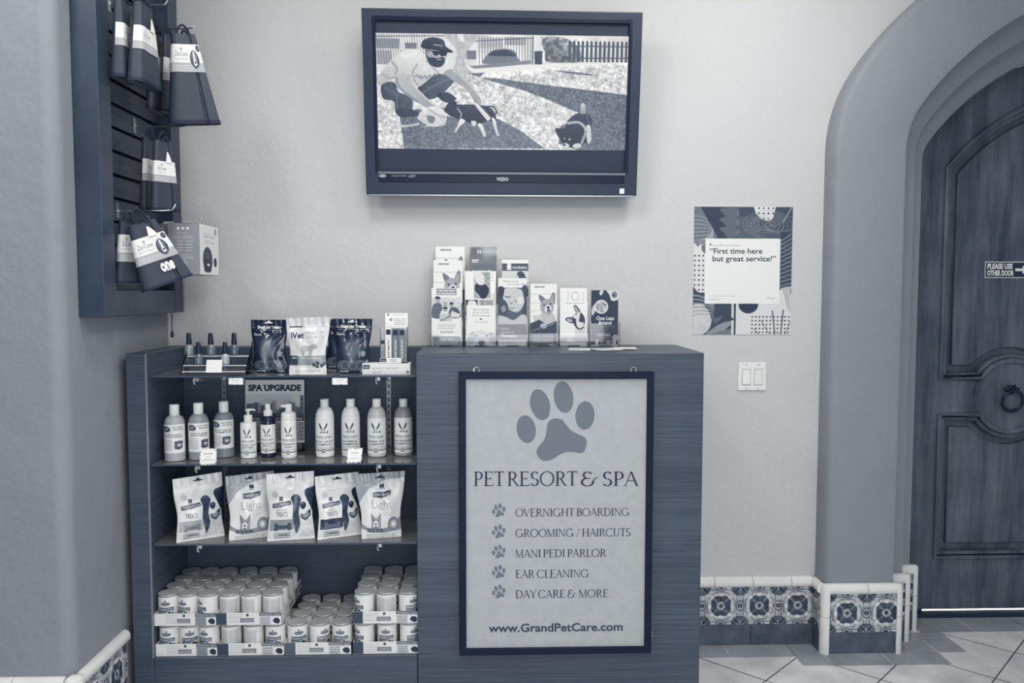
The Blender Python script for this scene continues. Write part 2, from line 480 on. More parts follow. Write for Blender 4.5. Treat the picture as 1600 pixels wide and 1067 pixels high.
# arched casing path (front plane), offset outwards by o
AX, SZ, SR, BX, BZ, BR = 1.622, 1.98, .295, 2.64, 1.455, 1.19
def apath(o, z0=0., half=False):
    p = [(AX-o, z0), (AX-o, 1.0), (AX-o, SZ)]
    p += arc(AX+SR, SZ, SR+o, 180, 144, 10)[1:]
    p += arc(BX, BZ, BR+o, 144, 90, 22)[1:]
    if half: return p
    return p+[(2*BX-x, z) for x, z in p[-2::-1]]
wb = plate([(-1.5, -.01), (4.9, -.01), (4.9, 3.0), (-1.5, 3.0)], [apath(.15, -.005)], 0, .28, 'wall_back')
struct(obj('wall_back', wb, WALL), 'pale trowelled plaster back wall', 'wall')
bm = NB()
pr = [(XW, .1), (-3.0, .1), (-3.0, YP)]+[(XW-.045+.045*math.cos(a), YP+.045-.045*math.sin(a)) for a in np.linspace(PI/2, 0, 9)]
prism(bm, pr, 0, 3.0, 'z')
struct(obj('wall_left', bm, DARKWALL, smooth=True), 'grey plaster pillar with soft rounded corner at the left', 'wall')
struct(obj('wall_blocker', bx(-2.1, -1.95, -4.5, YP-.001, 0, 3.0), DARKWALL), 'unseen grey wall added left of the pillar to cut ambient light', 'wall')  # out of view, added to keep ambient light off the pillar
struct(obj('ceiling', bx(-3, 4.9, -4.6, .28, 3.0, 3.08), CEIL), 'white ceiling', 'ceiling')

def casing():
    prof = [(.287, .02), (.286, -.04), (.28, -.072), (.272, -.084), (.258, -.089), (.016, -.089), (.005, -.085), (0, -.074), (0, .005), (-.006, .016), (-.016, .02),
            (-.078, .02), (-.088, .024), (-.092, .034), (-.092, .112), (-.097, .121), (-.107, .125), (-.160, .125), (-.172, .128), (-.178, .138), (-.178, .30), (.2, .30), (.2, .02)]
    paths = [apath(o) for o, _ in prof]
    bm = NB(); rings = []
    for (o, y), p in zip(prof, paths): rings.append([bm.verts.new((x, y, z)) for x, z in p])
    for a, b in zip(rings, rings[1:]+rings[:1]):
        for i in range(len(a)-1): bm.faces.new((a[i], a[i+1], b[i+1], b[i]))
    return obj('trim_1', bm, DARKWALL, smooth=True)
struct(casing(), 'grey stepped plaster surround of the arched doorway', 'trim')

# door leaves
YD = .262
def door_hole(o, upper):
    xl, xr, mx, mz, mr = 1.972+o, 2.60-o, 2.29, .98, .152+o
    if upper:
        zb, R = 1.055+o, .843-o
        h = math.sqrt(mr*mr-(zb-mz)**2); a0 = math.degrees(math.atan2(zb-mz, h))
        p = [(xl, zb), (xl, BZ+math.sqrt(R*R-(xl-BX)**2))]
        t0, t1 = math.degrees(math.acos((xl-BX)/R)), math.degrees(math.acos((xr-BX)/R))
        p += arc(BX, BZ, R, t0, t1, 16)[1:]+[(xr, zb)]
        return p+arc(mx, mz, mr, a0, 180-a0, 20)
    zt = .905-o
    h = math.sqrt(mr*mr-(mz-zt)**2); a0 = math.degrees(math.atan2(mz-zt, h))
    return [(xr, zt), (xr, .262+o), (xl, .262+o), (xl, zt)]+arc(mx, mz, mr, 180+a0, 360-a0, 20)
def leaf(name, mirror):
    W = lambda bm: [setattr(v.co, 'x', 2*BX-v.co.x) for v in bm.verts] if mirror else None
    out = [(x, z) for x, z in apath(-.180, .0315, True)]
    out = [(x+.002, z) for x, z in out[:-1]]+[(BX-.002, BZ+BR-.18)]+[(BX-.002, .0315)]
    bm = plate(out, [door_hole(0, True), door_hole(0, False)], YD, YD+.035, 'door'); W(bm)
    d = obj(name, bm, DOORW)
    bm = NB(); prism(bm, out, YD+.034, YD+.05); W(bm); obj('backing_board', bm, DOORW, d)
    for up in (True, False):
        bm = NB(); tube(bm, [(x, YD-.002, z) for x, z in door_hole(.004, up)], .011, 8, closed=True)
        tube(bm, [(x, YD+.012, z) for x, z in door_hole(.022, up)], .012, 8, closed=True); W(bm)
        obj('panel_moulding', bm, DOORW, d, smooth=True)
        bm = plate(door_hole(.062, up), [], YD+.016, YD+.046, 'panel', .006); W(bm)
        obj('raised_panel', bm, DOORW, d)
    bm = NB()
    tube(bm, [(2.29+.158*math.cos(a), YD-.001, .98+.158*math.sin(a)) for a in np.linspace(0, 2*PI, 48, endpoint=False)], .006, 6, closed=True)
    W(bm); obj('medallion_moulding', bm, DOORW, d, smooth=True)
    for z in (1.83, 1.305, .745, .29):
        bm = NB()
        for s in (1, -1):
            for k, (cx, cz, r) in enumerate(((.010, .022, .017), (.014, .052, .013), (.008, .075, .009))):
                tube(bm, [(1.806+cx+r*math.cos(t)*(1-t/14), YD-.004, z+s*(cz+r*math.sin(t)*(1-t/14))) for t in np.linspace(0, 6.5, 16)], [.0045-.0001*i for i in range(16)], 6)
            tube(bm, [(1.812, YD-.004, z), (1.838, YD-.005, z+s*.006), (1.852, YD-.004, z+s*.02)], [.005, .006, .002], 6)
        tube(bm, [(1.806, YD-.003, z-.085), (1.806, YD-.003, z+.085)], .007, 8)
        W(bm); obj('hinge', bm, IRON, d, smooth=True)
    bm = NB()
    cx, cz = 2.29, .985
    for a in (20, 65, 115, 160):
        r = math.radians(a); tube(bm, [(cx, YD-.012, cz+.018), (cx+.020*math.cos(r), YD-.014, cz+.02+.018*math.sin(r)), (cx+.036*math.cos(r), YD-.008, cz+.022+.026*math.sin(r))], [.008, .010, .004], 8)
    lathe(bm, [(.010, 0), (.014, .006), (.008, .016), (.001, .018)], (cx, 0, 0), 12)
    for v in bm.verts:
        if abs(v.co.y) < .016 and v.co.z < .03: v.co = (v.co.x, YD-v.co.z, cz+.018+v.co.y)
    W(bm); k = obj('knocker_mount', bm, IRON, d, smooth=True)
    bm = NB(); tube(bm, [(cx+.045*math.cos(a), YD-.02-.006*math.sin(a), cz-.022+.045*math.sin(a)) for a in np.linspace(0, 2*PI, 40, endpoint=False)], .007, 10, closed=True)
    W(bm); obj('ring', bm, BRONZE, k, smooth=True)
    return d
struct(leaf('door_1', False), 'arched knotty wood door leaf with iron ring knocker', 'door')
struct(leaf('door_2', True), 'second arched wood door leaf beyond the frame edge', 'door')
struct(obj('trim_2', box(box(NB(), 1.80, 3.48, .236, .276, 0.0012, .021, .004), 1.80, 1.925, .256, .276, .0205, .0335), mat('dark threshold', 44, .4)), 'dark threshold below the arched door', 'trim')
struct(obj('floor_outside', bx(1.0, 4.2, .285, 1.8, -.06, .001), mat('sunlit paving', 235, .9)), 'sunlit paving outside the door', 'floor')

# patterned skirting
def tile_art(seed):
    c = Cv(0, 0, 100, 100, 1.0, 206)
    c.X, c.Y = np.abs(c.X-50), np.abs(c.Y-50)
    c.ell(50, 50, 23, 23, 96); c.ell(50, 50, 17, 17, 206); c.ell(40, 40, 11, 4.5, 56, 45); c.ell(46, 34, 7, 2.6, 80, 70); c.ell(34, 46, 7, 2.6, 80, 20)
    c.ell(48, 0, 10, 15, 120); c.ell(48, 0, 6, 10, 216); c.ell(47, 0, 3.5, 6, 62); c.ell(0, 48, 15, 10, 120); c.ell(0, 48, 10, 6, 216); c.ell(0, 47, 6, 3.5, 62)
    c.poly([(0, 38), (18, 38), (22, 30), (30, 22), (38, 18), (38, 0), (0, 0)], 150); c.poly([(0, 34), (16, 34), (20, 27), (27, 20), (34, 16), (34, 0), (0, 0)], 214)
    c.poly([(0, 27), (15, 26), (25, 15), (26, 0), (0, 0)], 62); c.ell(23, 23, 5, 5, 238); c.ell(0, 29, 7, 4, 236); c.ell(29, 0, 4, 7, 236); c.ell(14, 14, 8, 3, 120, 45)
    c.ell(0, 0, 12, 12, 140); c.ell(0, 0, 9, 9, 222); c.ell(0, 0, 6.5, 6.5, 120); c.ell(0, 0, 3.4, 3.4, 44)
    c.line([(42, 12), (42, 27), (27, 42), (12, 42)], 2, 100); c.line([(49.6, 0), (49.6, 50)], 1, 130); c.line([(0, 49.6), (50, 49.6)], 1, 130)
    c.X, c.Y = np.meshgrid(np.arange(100)+.5, np.arange(100)+.5)
    c.noise(1, 44, 4, seed); c.a = c.a*.86+T(140)*.14; return c
TA = [tile_art(2), tile_art(9)]
TS = .157
_tile = []
def tile_mesh():
    for a in TA:
        o = flat_print('decorated_tile', a, .001, TS-.001, .001, TS-.001, 0, GLAZED); _tile.append(o.data); bpy.data.objects.remove(o)
tile_mesh()
def clipped_tile(a, frac, left=False):
    n = max(4, int(100*frac))
    o = grid_mesh('decorated_tile', [(a.a[:, :n] if left else a.a[:, -n:], lambda U, V: (U*TS*frac, 0*U, .001+V*(TS-.002)), False)], GLAZED, None, False)
    d = o.data; bpy.data.objects.remove(o); return d
ZT0, ZT1 = .086, .243
def skirt(root, p0, p1, nrm, first=0., n0=0):          # a run of skirting from p0 to p1, facing nrm
    p0, p1 = Vector((*p0, 0)), Vector((*p1, 0)); L = (p1-p0).length; d = (p1-p0)/L
    rz = math.atan2(d.y, d.x)
    M = Matrix.Translation(p0) @ Matrix.Rotation(rz, 4, 'Z')
    def place(o): o.matrix_local = M; return o
    k = 0
    for x0, x1 in [(i*.31, min((i+1)*.31, L)) for i in range(int(math.ceil(L/.31-1e-6)))]:
        place(obj('plinth_tile', bx(x0+.001, x1-.001, -.012, -.0005, .0012, ZT0-.001, .0015), PLINTH, root))
    x = 0.
    if first: 
        o = link(bpy.data.objects.new('decorated_tile', clipped_tile(TA[n0 % 2], first/TS)), root); o.matrix_local = M @ Matrix.Translation((0, -.012, ZT0)); x = first
    while x < L-.02:
        if L-x >= TS-.012: me = _tile[(k+n0) % 2]; sx = min(1, (L-x)/TS)
        else: me = clipped_tile(TA[k % 2], (L-x)/TS, True); sx = 1
        o = link(bpy.data.objects.new('decorated_tile', me), root); o.matrix_local = M @ Matrix.Translation((x, -.012, ZT0)) @ Matrix.Diagonal((sx, 1, 1, 1)); x += TS; k += 1
    place(obj('grout', bx(0, L, -.011, -.0005, ZT0, ZT1), mat('grout', 150, .8), root))
    x = 0.
    while x < L-.004:
        x1 = min(x+TS, L) if L-x-TS > .02 else L
        bm = NB(); prism(bm, [(-.0005, ZT1+.001), (-.018, ZT1+.001), (-.0222, ZT1+.006), (-.0238, ZT1+.016), (-.0222, ZT1+.027), (-.0175, ZT1+.035), (-.010, ZT1+.0385), (-.0005, ZT1+.039)], x+.0012, x1-.0012, 'x')
        place(obj('cap_tile', bm, CREAM, root, smooth=True)); x = x1
def post(root, x, y, ang, h=.281, r=.026):              # upright quarter-round corner tile, two pieces
    for z0, z1 in ((.001, h*.54-.001), (h*.54+.001, h-.012)):
        bm = NB(); prism(bm, [(0, 0)]+[(r*math.cos(math.radians(ang+a)), r*math.sin(math.radians(ang+a))) for a in range(-12, 103, 10)], z0, z1, 'z')
        for v in bm.verts: v.co.x += x; v.co.y += y
        if z1 > h*.6:
            for i in range(1, 6):
                t = i/5*PI/2; zz = z1+.012*math.sin(t); rr = r*(.55+.45*math.cos(t))
                prism(bm, [(x, y)]+[(x+rr*math.cos(math.radians(ang+a)), y+rr*math.sin(math.radians(ang+a))) for a in range(-12, 103, 10)], z1+.012*math.sin((i-1)/5*PI/2)-.0005, zz, 'z')
        obj('corner_tile', bm, CREAM, root, smooth=True)
def skirting(name, label): 
    o = bpy.data.objects.new(name, None); return struct(link(o), label, 'baseboard')
b1 = skirting('baseboard_back', 'patterned tile skirting along the back wall between counter and doorway')
skirt(b1, (.762, 0), (1.322, 0), None, first=.108)
b2 = skirting('baseboard_right', 'patterned tile skirting wrapping the foot of the doorway surround')
skirt(b2, (1.335, -.012), (1.335, -.089), None, first=.03)
skirt(b2, (1.349, -.089), (1.628, -.089), None)
post(b2, 1.349, -.088, 180, r=.026); post(b2, 1.628, -.088, 270, r=.026)
skirt(b2, (1.640, .02), (1.718, .02), None); post(b2, 1.718, .021, 270, r=.024)
skirt(b2, (1.730, .125), (1.806, .125), None); post(b2, 1.806, .126, 270, r=.024)
b3 = skirting('baseboard_left', 'patterned tile skirting around the foot of the left pillar')
skirt(b3, (-2.2, YP), (XW-.02, YP), None, first=.09)
skirt(b3, (XW, YP+.02), (XW, YF-.012), None)
post(b3, XW-.01, YP+.012, 270, r=.034)

# ------------------------------------------------------------------ counter, shelf unit, hanging sign
XL, XI, XC, XR = -1.2165, -1.148, -.241, .747
co = obj('counter', bx(XC, XR, YF, -.022, 0, HC, .002, 1), LAM)
tag(co, 'tall dark wood grain counter with the framed sign on its front', 'counter')
unit = thing('shelf_unit', 'dark wood open shelf unit left of the counter, with glass shelves', 'shelf unit', (XL, YF, 0))
def upart(name, m, *a, **k):
    bm = bx(*a, **k)
    for v in bm.verts: v.co.x -= XL; v.co.y -= YF
    return obj(name, bm, m, unit)
ZB = .174
upart('side_panel', LAM, XL, XI, YF, -.03, 0, HC, .002, 1)
upart('back_panel', LAMD, XI+.001, XC-.002, -.120, -.03, 0, HC-.002, .001, 1)
upart('base', LAM, XI+.001, XC-.002, YF, -.121, .0, ZB, .002, 1)
upart('edge_highlight', mat('painted edge highlight', 132, .45), XI-.004, XI+.0005, YF-.0012, YF+.006, ZB, HC-.001)  # pale strip paints in the highlight along the panel's inner edge
GZ = {1: 1.150, 2: .846, 3: .568}
GX0, GX1 = XI+.004, XC-.004
for px in (350.5, 607.6):
    x = at(px, 650, -.13)[0]
    bm = plate([(x-.008, .52), (x+.008, .52), (x+.008, 1.20), (x-.008, 1.20)], [[(x-.0028, z), (x+.0028, z), (x+.0028, z+.014), (x-.0028, z+.014)] for z in np.arange(.535, 1.19, .0255)], -.1285, -.1205)
    for v in bm.verts: v.co.x -= XL; v.co.y -= YF
    obj('slotted_rail', bm, ALU, unit)
    for i, z in GZ.items():
        bm = NB(); zz = z-.0065
        prism(bm, [(-.1275, zz), (-.415, zz), (-.418, zz-.012), (-.40, zz-.016), (-.1275, zz-.04)], x-.0022, x+.0022, 'x')
        box(bm, x-.008, x+.008, -.424, -.404, zz-.014, zz-.0005, .002, 1)
        tube(bm, [(x-.006, -.424, zz-.002), (x-.007, -.428, zz-.014), (x-.004, -.424, zz-.024)], .0035, 6)
        for v in bm.verts: v.co.x -= XL; v.co.y -= YF
        obj('shelf_bracket', bm, STEEL, unit)
nm = {1: 'top glass shelf carrying nail polish and treat pouches', 2: 'middle glass shelf carrying the shampoo bottles', 3: 'lowest glass shelf carrying the big treat bags'}
for i, z in GZ.items():
    o = obj('glass_shelf', bx(GX0, GX1, -.4300, -.130, z-.006, z), GLASS)
    e = obj('front_edge', bx(GX0, GX1, -.4306, -.4299, z-.006, z), GEDGE, o)
    tag(o, nm[i], 'shelf', 'glass shelves of the shelf unit')

# hanging sign
YS = YF-.006
s = at(716, 582, YS-.02); e = at(1018, 1021, YS-.02)
SX0, SX1, SZ1, SZ0 = at(717.5, 800, YS-.02)[0], at(1020, 800, YS-.02)[0], s[2], e[2]
sign = thing('framed_sign', 'black framed pet resort sign hung on the counter front', 'sign', (SX0, YS, SZ0))
def sobj(name, bm, m, parent=None, sm=False):
    for v in bm.verts: v.co.x -= SX0; v.co.y -= YS; v.co.z -= SZ0
    return obj(name, bm, m, parent or sign, smooth=sm)
fw = .0235
bm = plate([(SX0, SZ0), (SX1, SZ0), (SX1, SZ1), (SX0, SZ1)], [[(SX0+fw, SZ0+fw), (SX1-fw, SZ0+fw), (SX1-fw, SZ1-fw), (SX0+fw, SZ1-fw)]], YS-.02, YS, 'frame', .003)
sobj('frame', bm, mat('black sign frame', 14, .45, spec=.2))
bd = sobj('sign_board', bx(SX0+fw-.004, SX1-fw+.004, YS-.010, YS-.003, SZ0+fw-.004, SZ1-fw+.004), SIGNBG)
yb = YS-.0106
def sp(px, py): p = at(px, py, yb); return p[0], p[2]
def paw(bm, cx, cy, k):                                # k: picture scale of the big paw
    for (x, y, rx, ry, r) in ((543.5, 491, 66, 97, -9), (640, 321, 67, 109, -14), (803, 268, 67, 110, -8), (952, 396, 66, 99, 4)):
        pts = []
        for i in range(40):
            t = 2*PI*i/40; a = math.radians(r); u, v = rx*math.cos(t), ry*math.sin(t)
            pts.append((x+u*math.cos(a)-v*math.sin(a), y+u*math.sin(a)+v*math.cos(a)))
        face(bm, pts, cx, cy, k)
    pad = [(690, 462), (705, 432), (735, 419), (768, 418), (797, 430), (818, 457), (852, 497), (900, 525), (945, 545), (962, 570), (960, 612), (943, 648), (917, 658), (870, 650), (820, 650), (775, 668), (730, 698), (685, 711), (645, 703), (620, 670), (617, 635), (640, 600), (668, 565), (682, 520)]
    face(bm, smooth_path(pad, 4, True), cx, cy, k)
def face(bm, pts, cx, cy, k):
    vs = []
    for (x, y) in pts:
        q = sp(cx+(x-748)*k, cy+(y-434)*k); vs.append(bm.verts.new((q[0], yb, q[1])))
    bm.faces.new(vs)
bm = NB(); paw(bm, 700+748/4.447, 560+434/4.447, 1/4.447); sobj('paw_emblem', bm, PAW)
for y in (797, 830, 861.5, 893, 924):
    bm = NB(); paw(bm, 779.3, y, .172/4.447*1.02); sobj('paw_bullet', bm, PAW)

# thin-and-thick serif capitals
TK, TN = .125, .058
def _rect(o, x0, y0, x1, y1): o.append([(x0, y0), (x1, y0), (x1, y1), (x0, y1)])
def _V(o, x, y0=0., y1=1., t=TK, s0=True, s1=True, sl=.085):
    _rect(o, x-t/2, y0, x+t/2, y1)
    if s0: _rect(o, x-t/2-sl, y0, x+t/2+sl, y0+.032)
    if s1: _rect(o, x-t/2-sl, y1-.032, x+t/2+sl, y1)
def _H(o, x0, x1, y, n=TN): _rect(o, x0, y-n/2, x1, y+n/2)
def _D(o, x0, y0, x1, y1, t): o.append([(x0-t/2, y0), (x0+t/2, y0), (x1+t/2, y1), (x1-t/2, y1)])
def _S(o, x, y, sl=.085): _rect(o, x-sl-.03, y, x+sl+.03, y+.032)
def _A(o, cx, cy, rx, ry, a0, a1, t=TK, n=TN):
    N = 22; A = [math.radians(a0+(a1-a0)*i/N) for i in range(N+1)]
    pin, pout = [], []
    for a in A:
        w2 = (n+(t-n)*abs(math.cos(a))**1.3)/2
        pout.append((cx+(rx+w2)*math.cos(a), cy+(ry+w2)*math.sin(a))); pin.append((cx+(rx-w2)*math.cos(a), cy+(ry-w2)*math.sin(a)))
    for i in range(N): o.append([pin[i], pin[i+1], pout[i+1], pout[i]])
def serif(ch):
    o = []
    if ch == 'P': _V(o, .17); _H(o, .17, .33, .98); _H(o, .17, .33, .47); _A(o, .33, .725, .20, .255, 90, -90); w = .62
    elif ch == 'R': _V(o, .17); _H(o, .17, .33, .98); _H(o, .17, .36, .49); _A(o, .33, .735, .20, .245, 90, -90); _D(o, .36, .49, .66, 0, .11); _S(o, .68, 0, .06); w = .74
    elif ch == 'E': _V(o, .17, s0=False, s1=False); _H(o, .06, .56, .98); _H(o, .17, .48, .52); _H(o, .06, .60, .02); _D(o, .55, .86, .57, 1, .035); _D(o, .60, 0, .63, .16, .035); _D(o, .48, .44, .48, .6, .035); w = .66
    elif ch == 'T': _V(o, .33, s1=False); _H(o, .03, .63, .98); _D(o, .03, .84, .05, 1, .035); _D(o, .63, .84, .61, 1, .035); w = .64
    elif ch == 'S': _A(o, .30, .74, .185, .24, 35, 265); _A(o, .29, .255, .205, .235, 85, -145); _D(o, .47, .80, .485, .97, .03); _D(o, .10, .03, .085, .22, .03); w = .58
    elif ch == 'O': _A(o, .47, .5, .40, .495, 0, 360, .11); w = .94
    elif ch == 'A': _D(o, .06, 0, .36, 1, .05); _D(o, .36, 1, .68, 0, .11); _H(o, .17, .56, .36); _S(o, .05, 0, .07); _S(o, .68, 0, .07); w = .74
    elif ch == 'V': _D(o, .06, 1, .36, 0, .11); _D(o, .36, 0, .66, 1, .05); _S(o, .06, .968, .07); _S(o, .66, .968, .07); w = .72
    elif ch == 'N': _V(o, .14, t=.05, s1=False); _D(o, .14, 1, .70, 0, .10); _V(o, .70, t=.05, s0=False); _S(o, .10, .968, .06); w = .84
    elif ch == 'I': _V(o, .16); w = .32
    elif ch == 'G': _A(o, .46, .5, .39, .495, 42, 322, .11); _V(o, .78, .06, .44, s0=False); _D(o, .75, .80, .77, .98, .03); w = .92
    elif ch == 'C': _A(o, .46, .5, .39, .495, 42, 318, .11); _D(o, .75, .80, .77, .98, .03); _D(o, .77, .02, .75, .2, .03); w = .84
    elif ch == 'H': _V(o, .17); _V(o, .70); _H(o, .17, .70, .52); w = .87
    elif ch == 'B': _V(o, .17); _H(o, .17, .34, .98); _H(o, .17, .36, .53); _H(o, .17, .36, .02); _A(o, .33, .755, .18, .225, 90, -90); _A(o, .35, .275, .22, .255, 90, -90); w = .66
    elif ch == 'D': _V(o, .17); _H(o, .17, .36, .98); _H(o, .17, .36, .02); _A(o, .36, .5, .40, .48, 90, -90, .11); w = .86
    elif ch == 'M': _V(o, .12, t=.05, s1=False); _D(o, .14, 1, .46, 0, .10); _D(o, .46, 0, .78, 1, .05); _V(o, .80, t=.10, s1=False); _S(o, .10, .968, .05); _S(o, .82, .968, .05); w = .95
    elif ch == 'U': _V(o, .16, .32, 1, s0=False); _V(o, .64, .32, 1, .05, s0=False); _A(o, .40, .32, .24, .31, 180, 360, .085); w = .78
    elif ch == 'L': _V(o, .17, s0=False); _H(o, .06, .56, .02); _D(o, .56, 0, .59, .18, .035); w = .60
    elif ch == 'Y': _D(o, .06, 1, .36, .45, .10); _D(o, .62, 1, .36, .45, .05); _V(o, .36, 0, .47, s1=False); _S(o, .06, .968, .07); _S(o, .62, .968, .07); w = .66
    elif ch == '&': _A(o, .36, .76, .20, .22, 20, 255); _A(o, .36, .27, .29, .27, 95, 372); _H(o, .30, .52, .53); _D(o, .40, .985, .62, .95, .04); _A(o, .92, .27, .26, .32, 180, 95, .06); w = 1.00
    elif ch == '/': _D(o, .05, -.05, .42, 1.05, .045); w = .46
    else: w = .22
    return o, w
def serif_line(bm, text, px0, px1, py_base, py_cap):
    q0, q1, qt = sp(px0, py_base), sp(px1, py_base), sp(px0, py_cap)
    tot = sum(serif(c)[1] for c in text); k = (q1[0]-q0[0])/tot; kz = qt[1]-q0[1]; x = q0[0]
    for c in text:
        o, w2 = serif(c)
        for poly in o:
            bm.faces.new([bm.verts.new((x+p[0]*k, yb, q0[1]+p[1]*kz)) for p in poly])
        x += w2*k
for t, x0, x1 in (('PET', 739.5, 788), ('RESORT', 792, 902), ('&', 907, 937), ('SPA', 940.5, 997)):
    bm = NB(); serif_line(bm, t, x0, x1, 759.3, 737); sobj('heading_lettering', bm, INK)
for t, x1, y in (('OVERNIGHT BOARDING', 983.5, 807), ('GROOMING / HAIRCUTS', 985.5, 839), ('MANI PEDI PARLOR', 947.5, 871), ('EAR CLEANING', 920, 903), ('DAY CARE & MORE', 951, 934.5)):
    bm = NB(); serif_line(bm, t, 805, x1, y, y-12.2); sobj('service_lettering', bm, INK)
bm = NB(); a, b = sp(763.5, 987.5), sp(973, 987.5); c = sp(763.5, 975)
text_bm(bm, 'www.GrandPetCare.com', a[0], a[1], yb, width=b[0]-a[0], bold=.022, zs=(c[1]-a[1])/.70); sobj('web_address', bm, INK)
for px in (744.5, 989.5):
    p = at(px, 578, YF-.004); bm = NB()
    tube(bm, [(p[0]+.0095*math.cos(t), YF-.006, p[2]+.0095*math.sin(t)) for t in np.linspace(0, 2*PI, 20, endpoint=False)], .0018, 6, closed=True)
    tube(bm, [(p[0], YF-.009, p[2]-.008), (p[0], YF-.009, SZ1-.002)], .002, 6)
    sobj('hanging_ring', bm, STEEL, sm=True)
p = at(1020, 990, YF-.006); bm = NB(); tube(bm, [(SX1+.006*math.cos(t)+.001, YF-.008, p[2]+.009*math.sin(t)) for t in np.linspace(-1.4, 1.4, 10)], .0015, 6); sobj('side_hook', bm, STEEL, sm=True)

# ------------------------------------------------------------------ television
tv = thing('television', 'black flat television on the back wall showing a man with three dogs', 'television', (.0604, -.1294, 2.1329), rot=(.1371, 0, .012))
def zx(a): return (a-780)*.000702
def zz(a): return (532-a)*.000694
TWd, THt = 1.03, .666
o = plate([(-TWd/2, -THt/2), (TWd/2, -THt/2), (TWd/2, THt/2), (-TWd/2, THt/2)], [[(-.472, zz(890)), (.472, zz(890)), (.472, zz(100)), (-.472, zz(100))]], 0, .03, 'bezel', .004)
obj('bezel', o, GREYPL, tv)
o = plate([(-.478, zz(896)), (.478, zz(896)), (.478, zz(90)), (-.478, zz(90))], [[(-.466, zz(884)), (.466, zz(884)), (.466, zz(112)), (-.466, zz(112))]], -.003, .012, 'inner bezel', .002)
obj('inner_bezel', o, GLOSSBLACK, tv)
bm = NB(); box(bm, -.50, .50, .028, .055, -.31, .315, .01); box(bm, -.36, .36, .05, .068, -.22, .24, .008)
obj('back_housing', bm, BLACK, tv)
obj('panel', bx(-.47, .47, .010, .02, zz(888), zz(108)), TVDARK, tv)
obj('control_strip', bx(-.466, .466, -.0025, .006, zz(945), zz(903), .001, 1), GLOSSBLACK, tv)
obj('light_edge', bx(-.470, .470, -.004, .004, zz(902), zz(888), .0015, 1), mat('satin grey strip', 120, .3), tv)
obj('bottom_edge', bx(-.508, .508, -.001, .02, -.338, -.331, .002, 1), SILVER, tv)
bm = NB(); text_bm(bm, 'VIZIO', 0, zz(934), -.0028, width=.044, align='c', bold=.01); obj('brand_lettering', bm, WINK, tv)
bm = NB(); bm2 = [bm.verts.new((-.452+.014*math.cos(t), -.0028, zz(912)+.006*math.sin(t))) for t in np.linspace(0, 2*PI, 20, endpoint=False)]; bm.faces.new(bm2)
text_bm(bm, 'DOLBY HDMI', -.418, zz(916), -.0028, width=.056); text_bm(bm, '120V', -.355, zz(919), -.0028, width=.026, bold=.02, slant=.2); obj('badge_print', bm, PALEINK, tv)
obj('energy_sticker', bx(zx(1420), zx(1446), -.0006, 0, zz(1000), zz(972)), WHITE, tv)
obj('wall_bracket', box(box(NB(), -.20, .20, .066, .08, -.14, .14), -.05, .05, .078, .112, .02, .10), mat('steel bracket', 90, .5, metal=.6), tv)

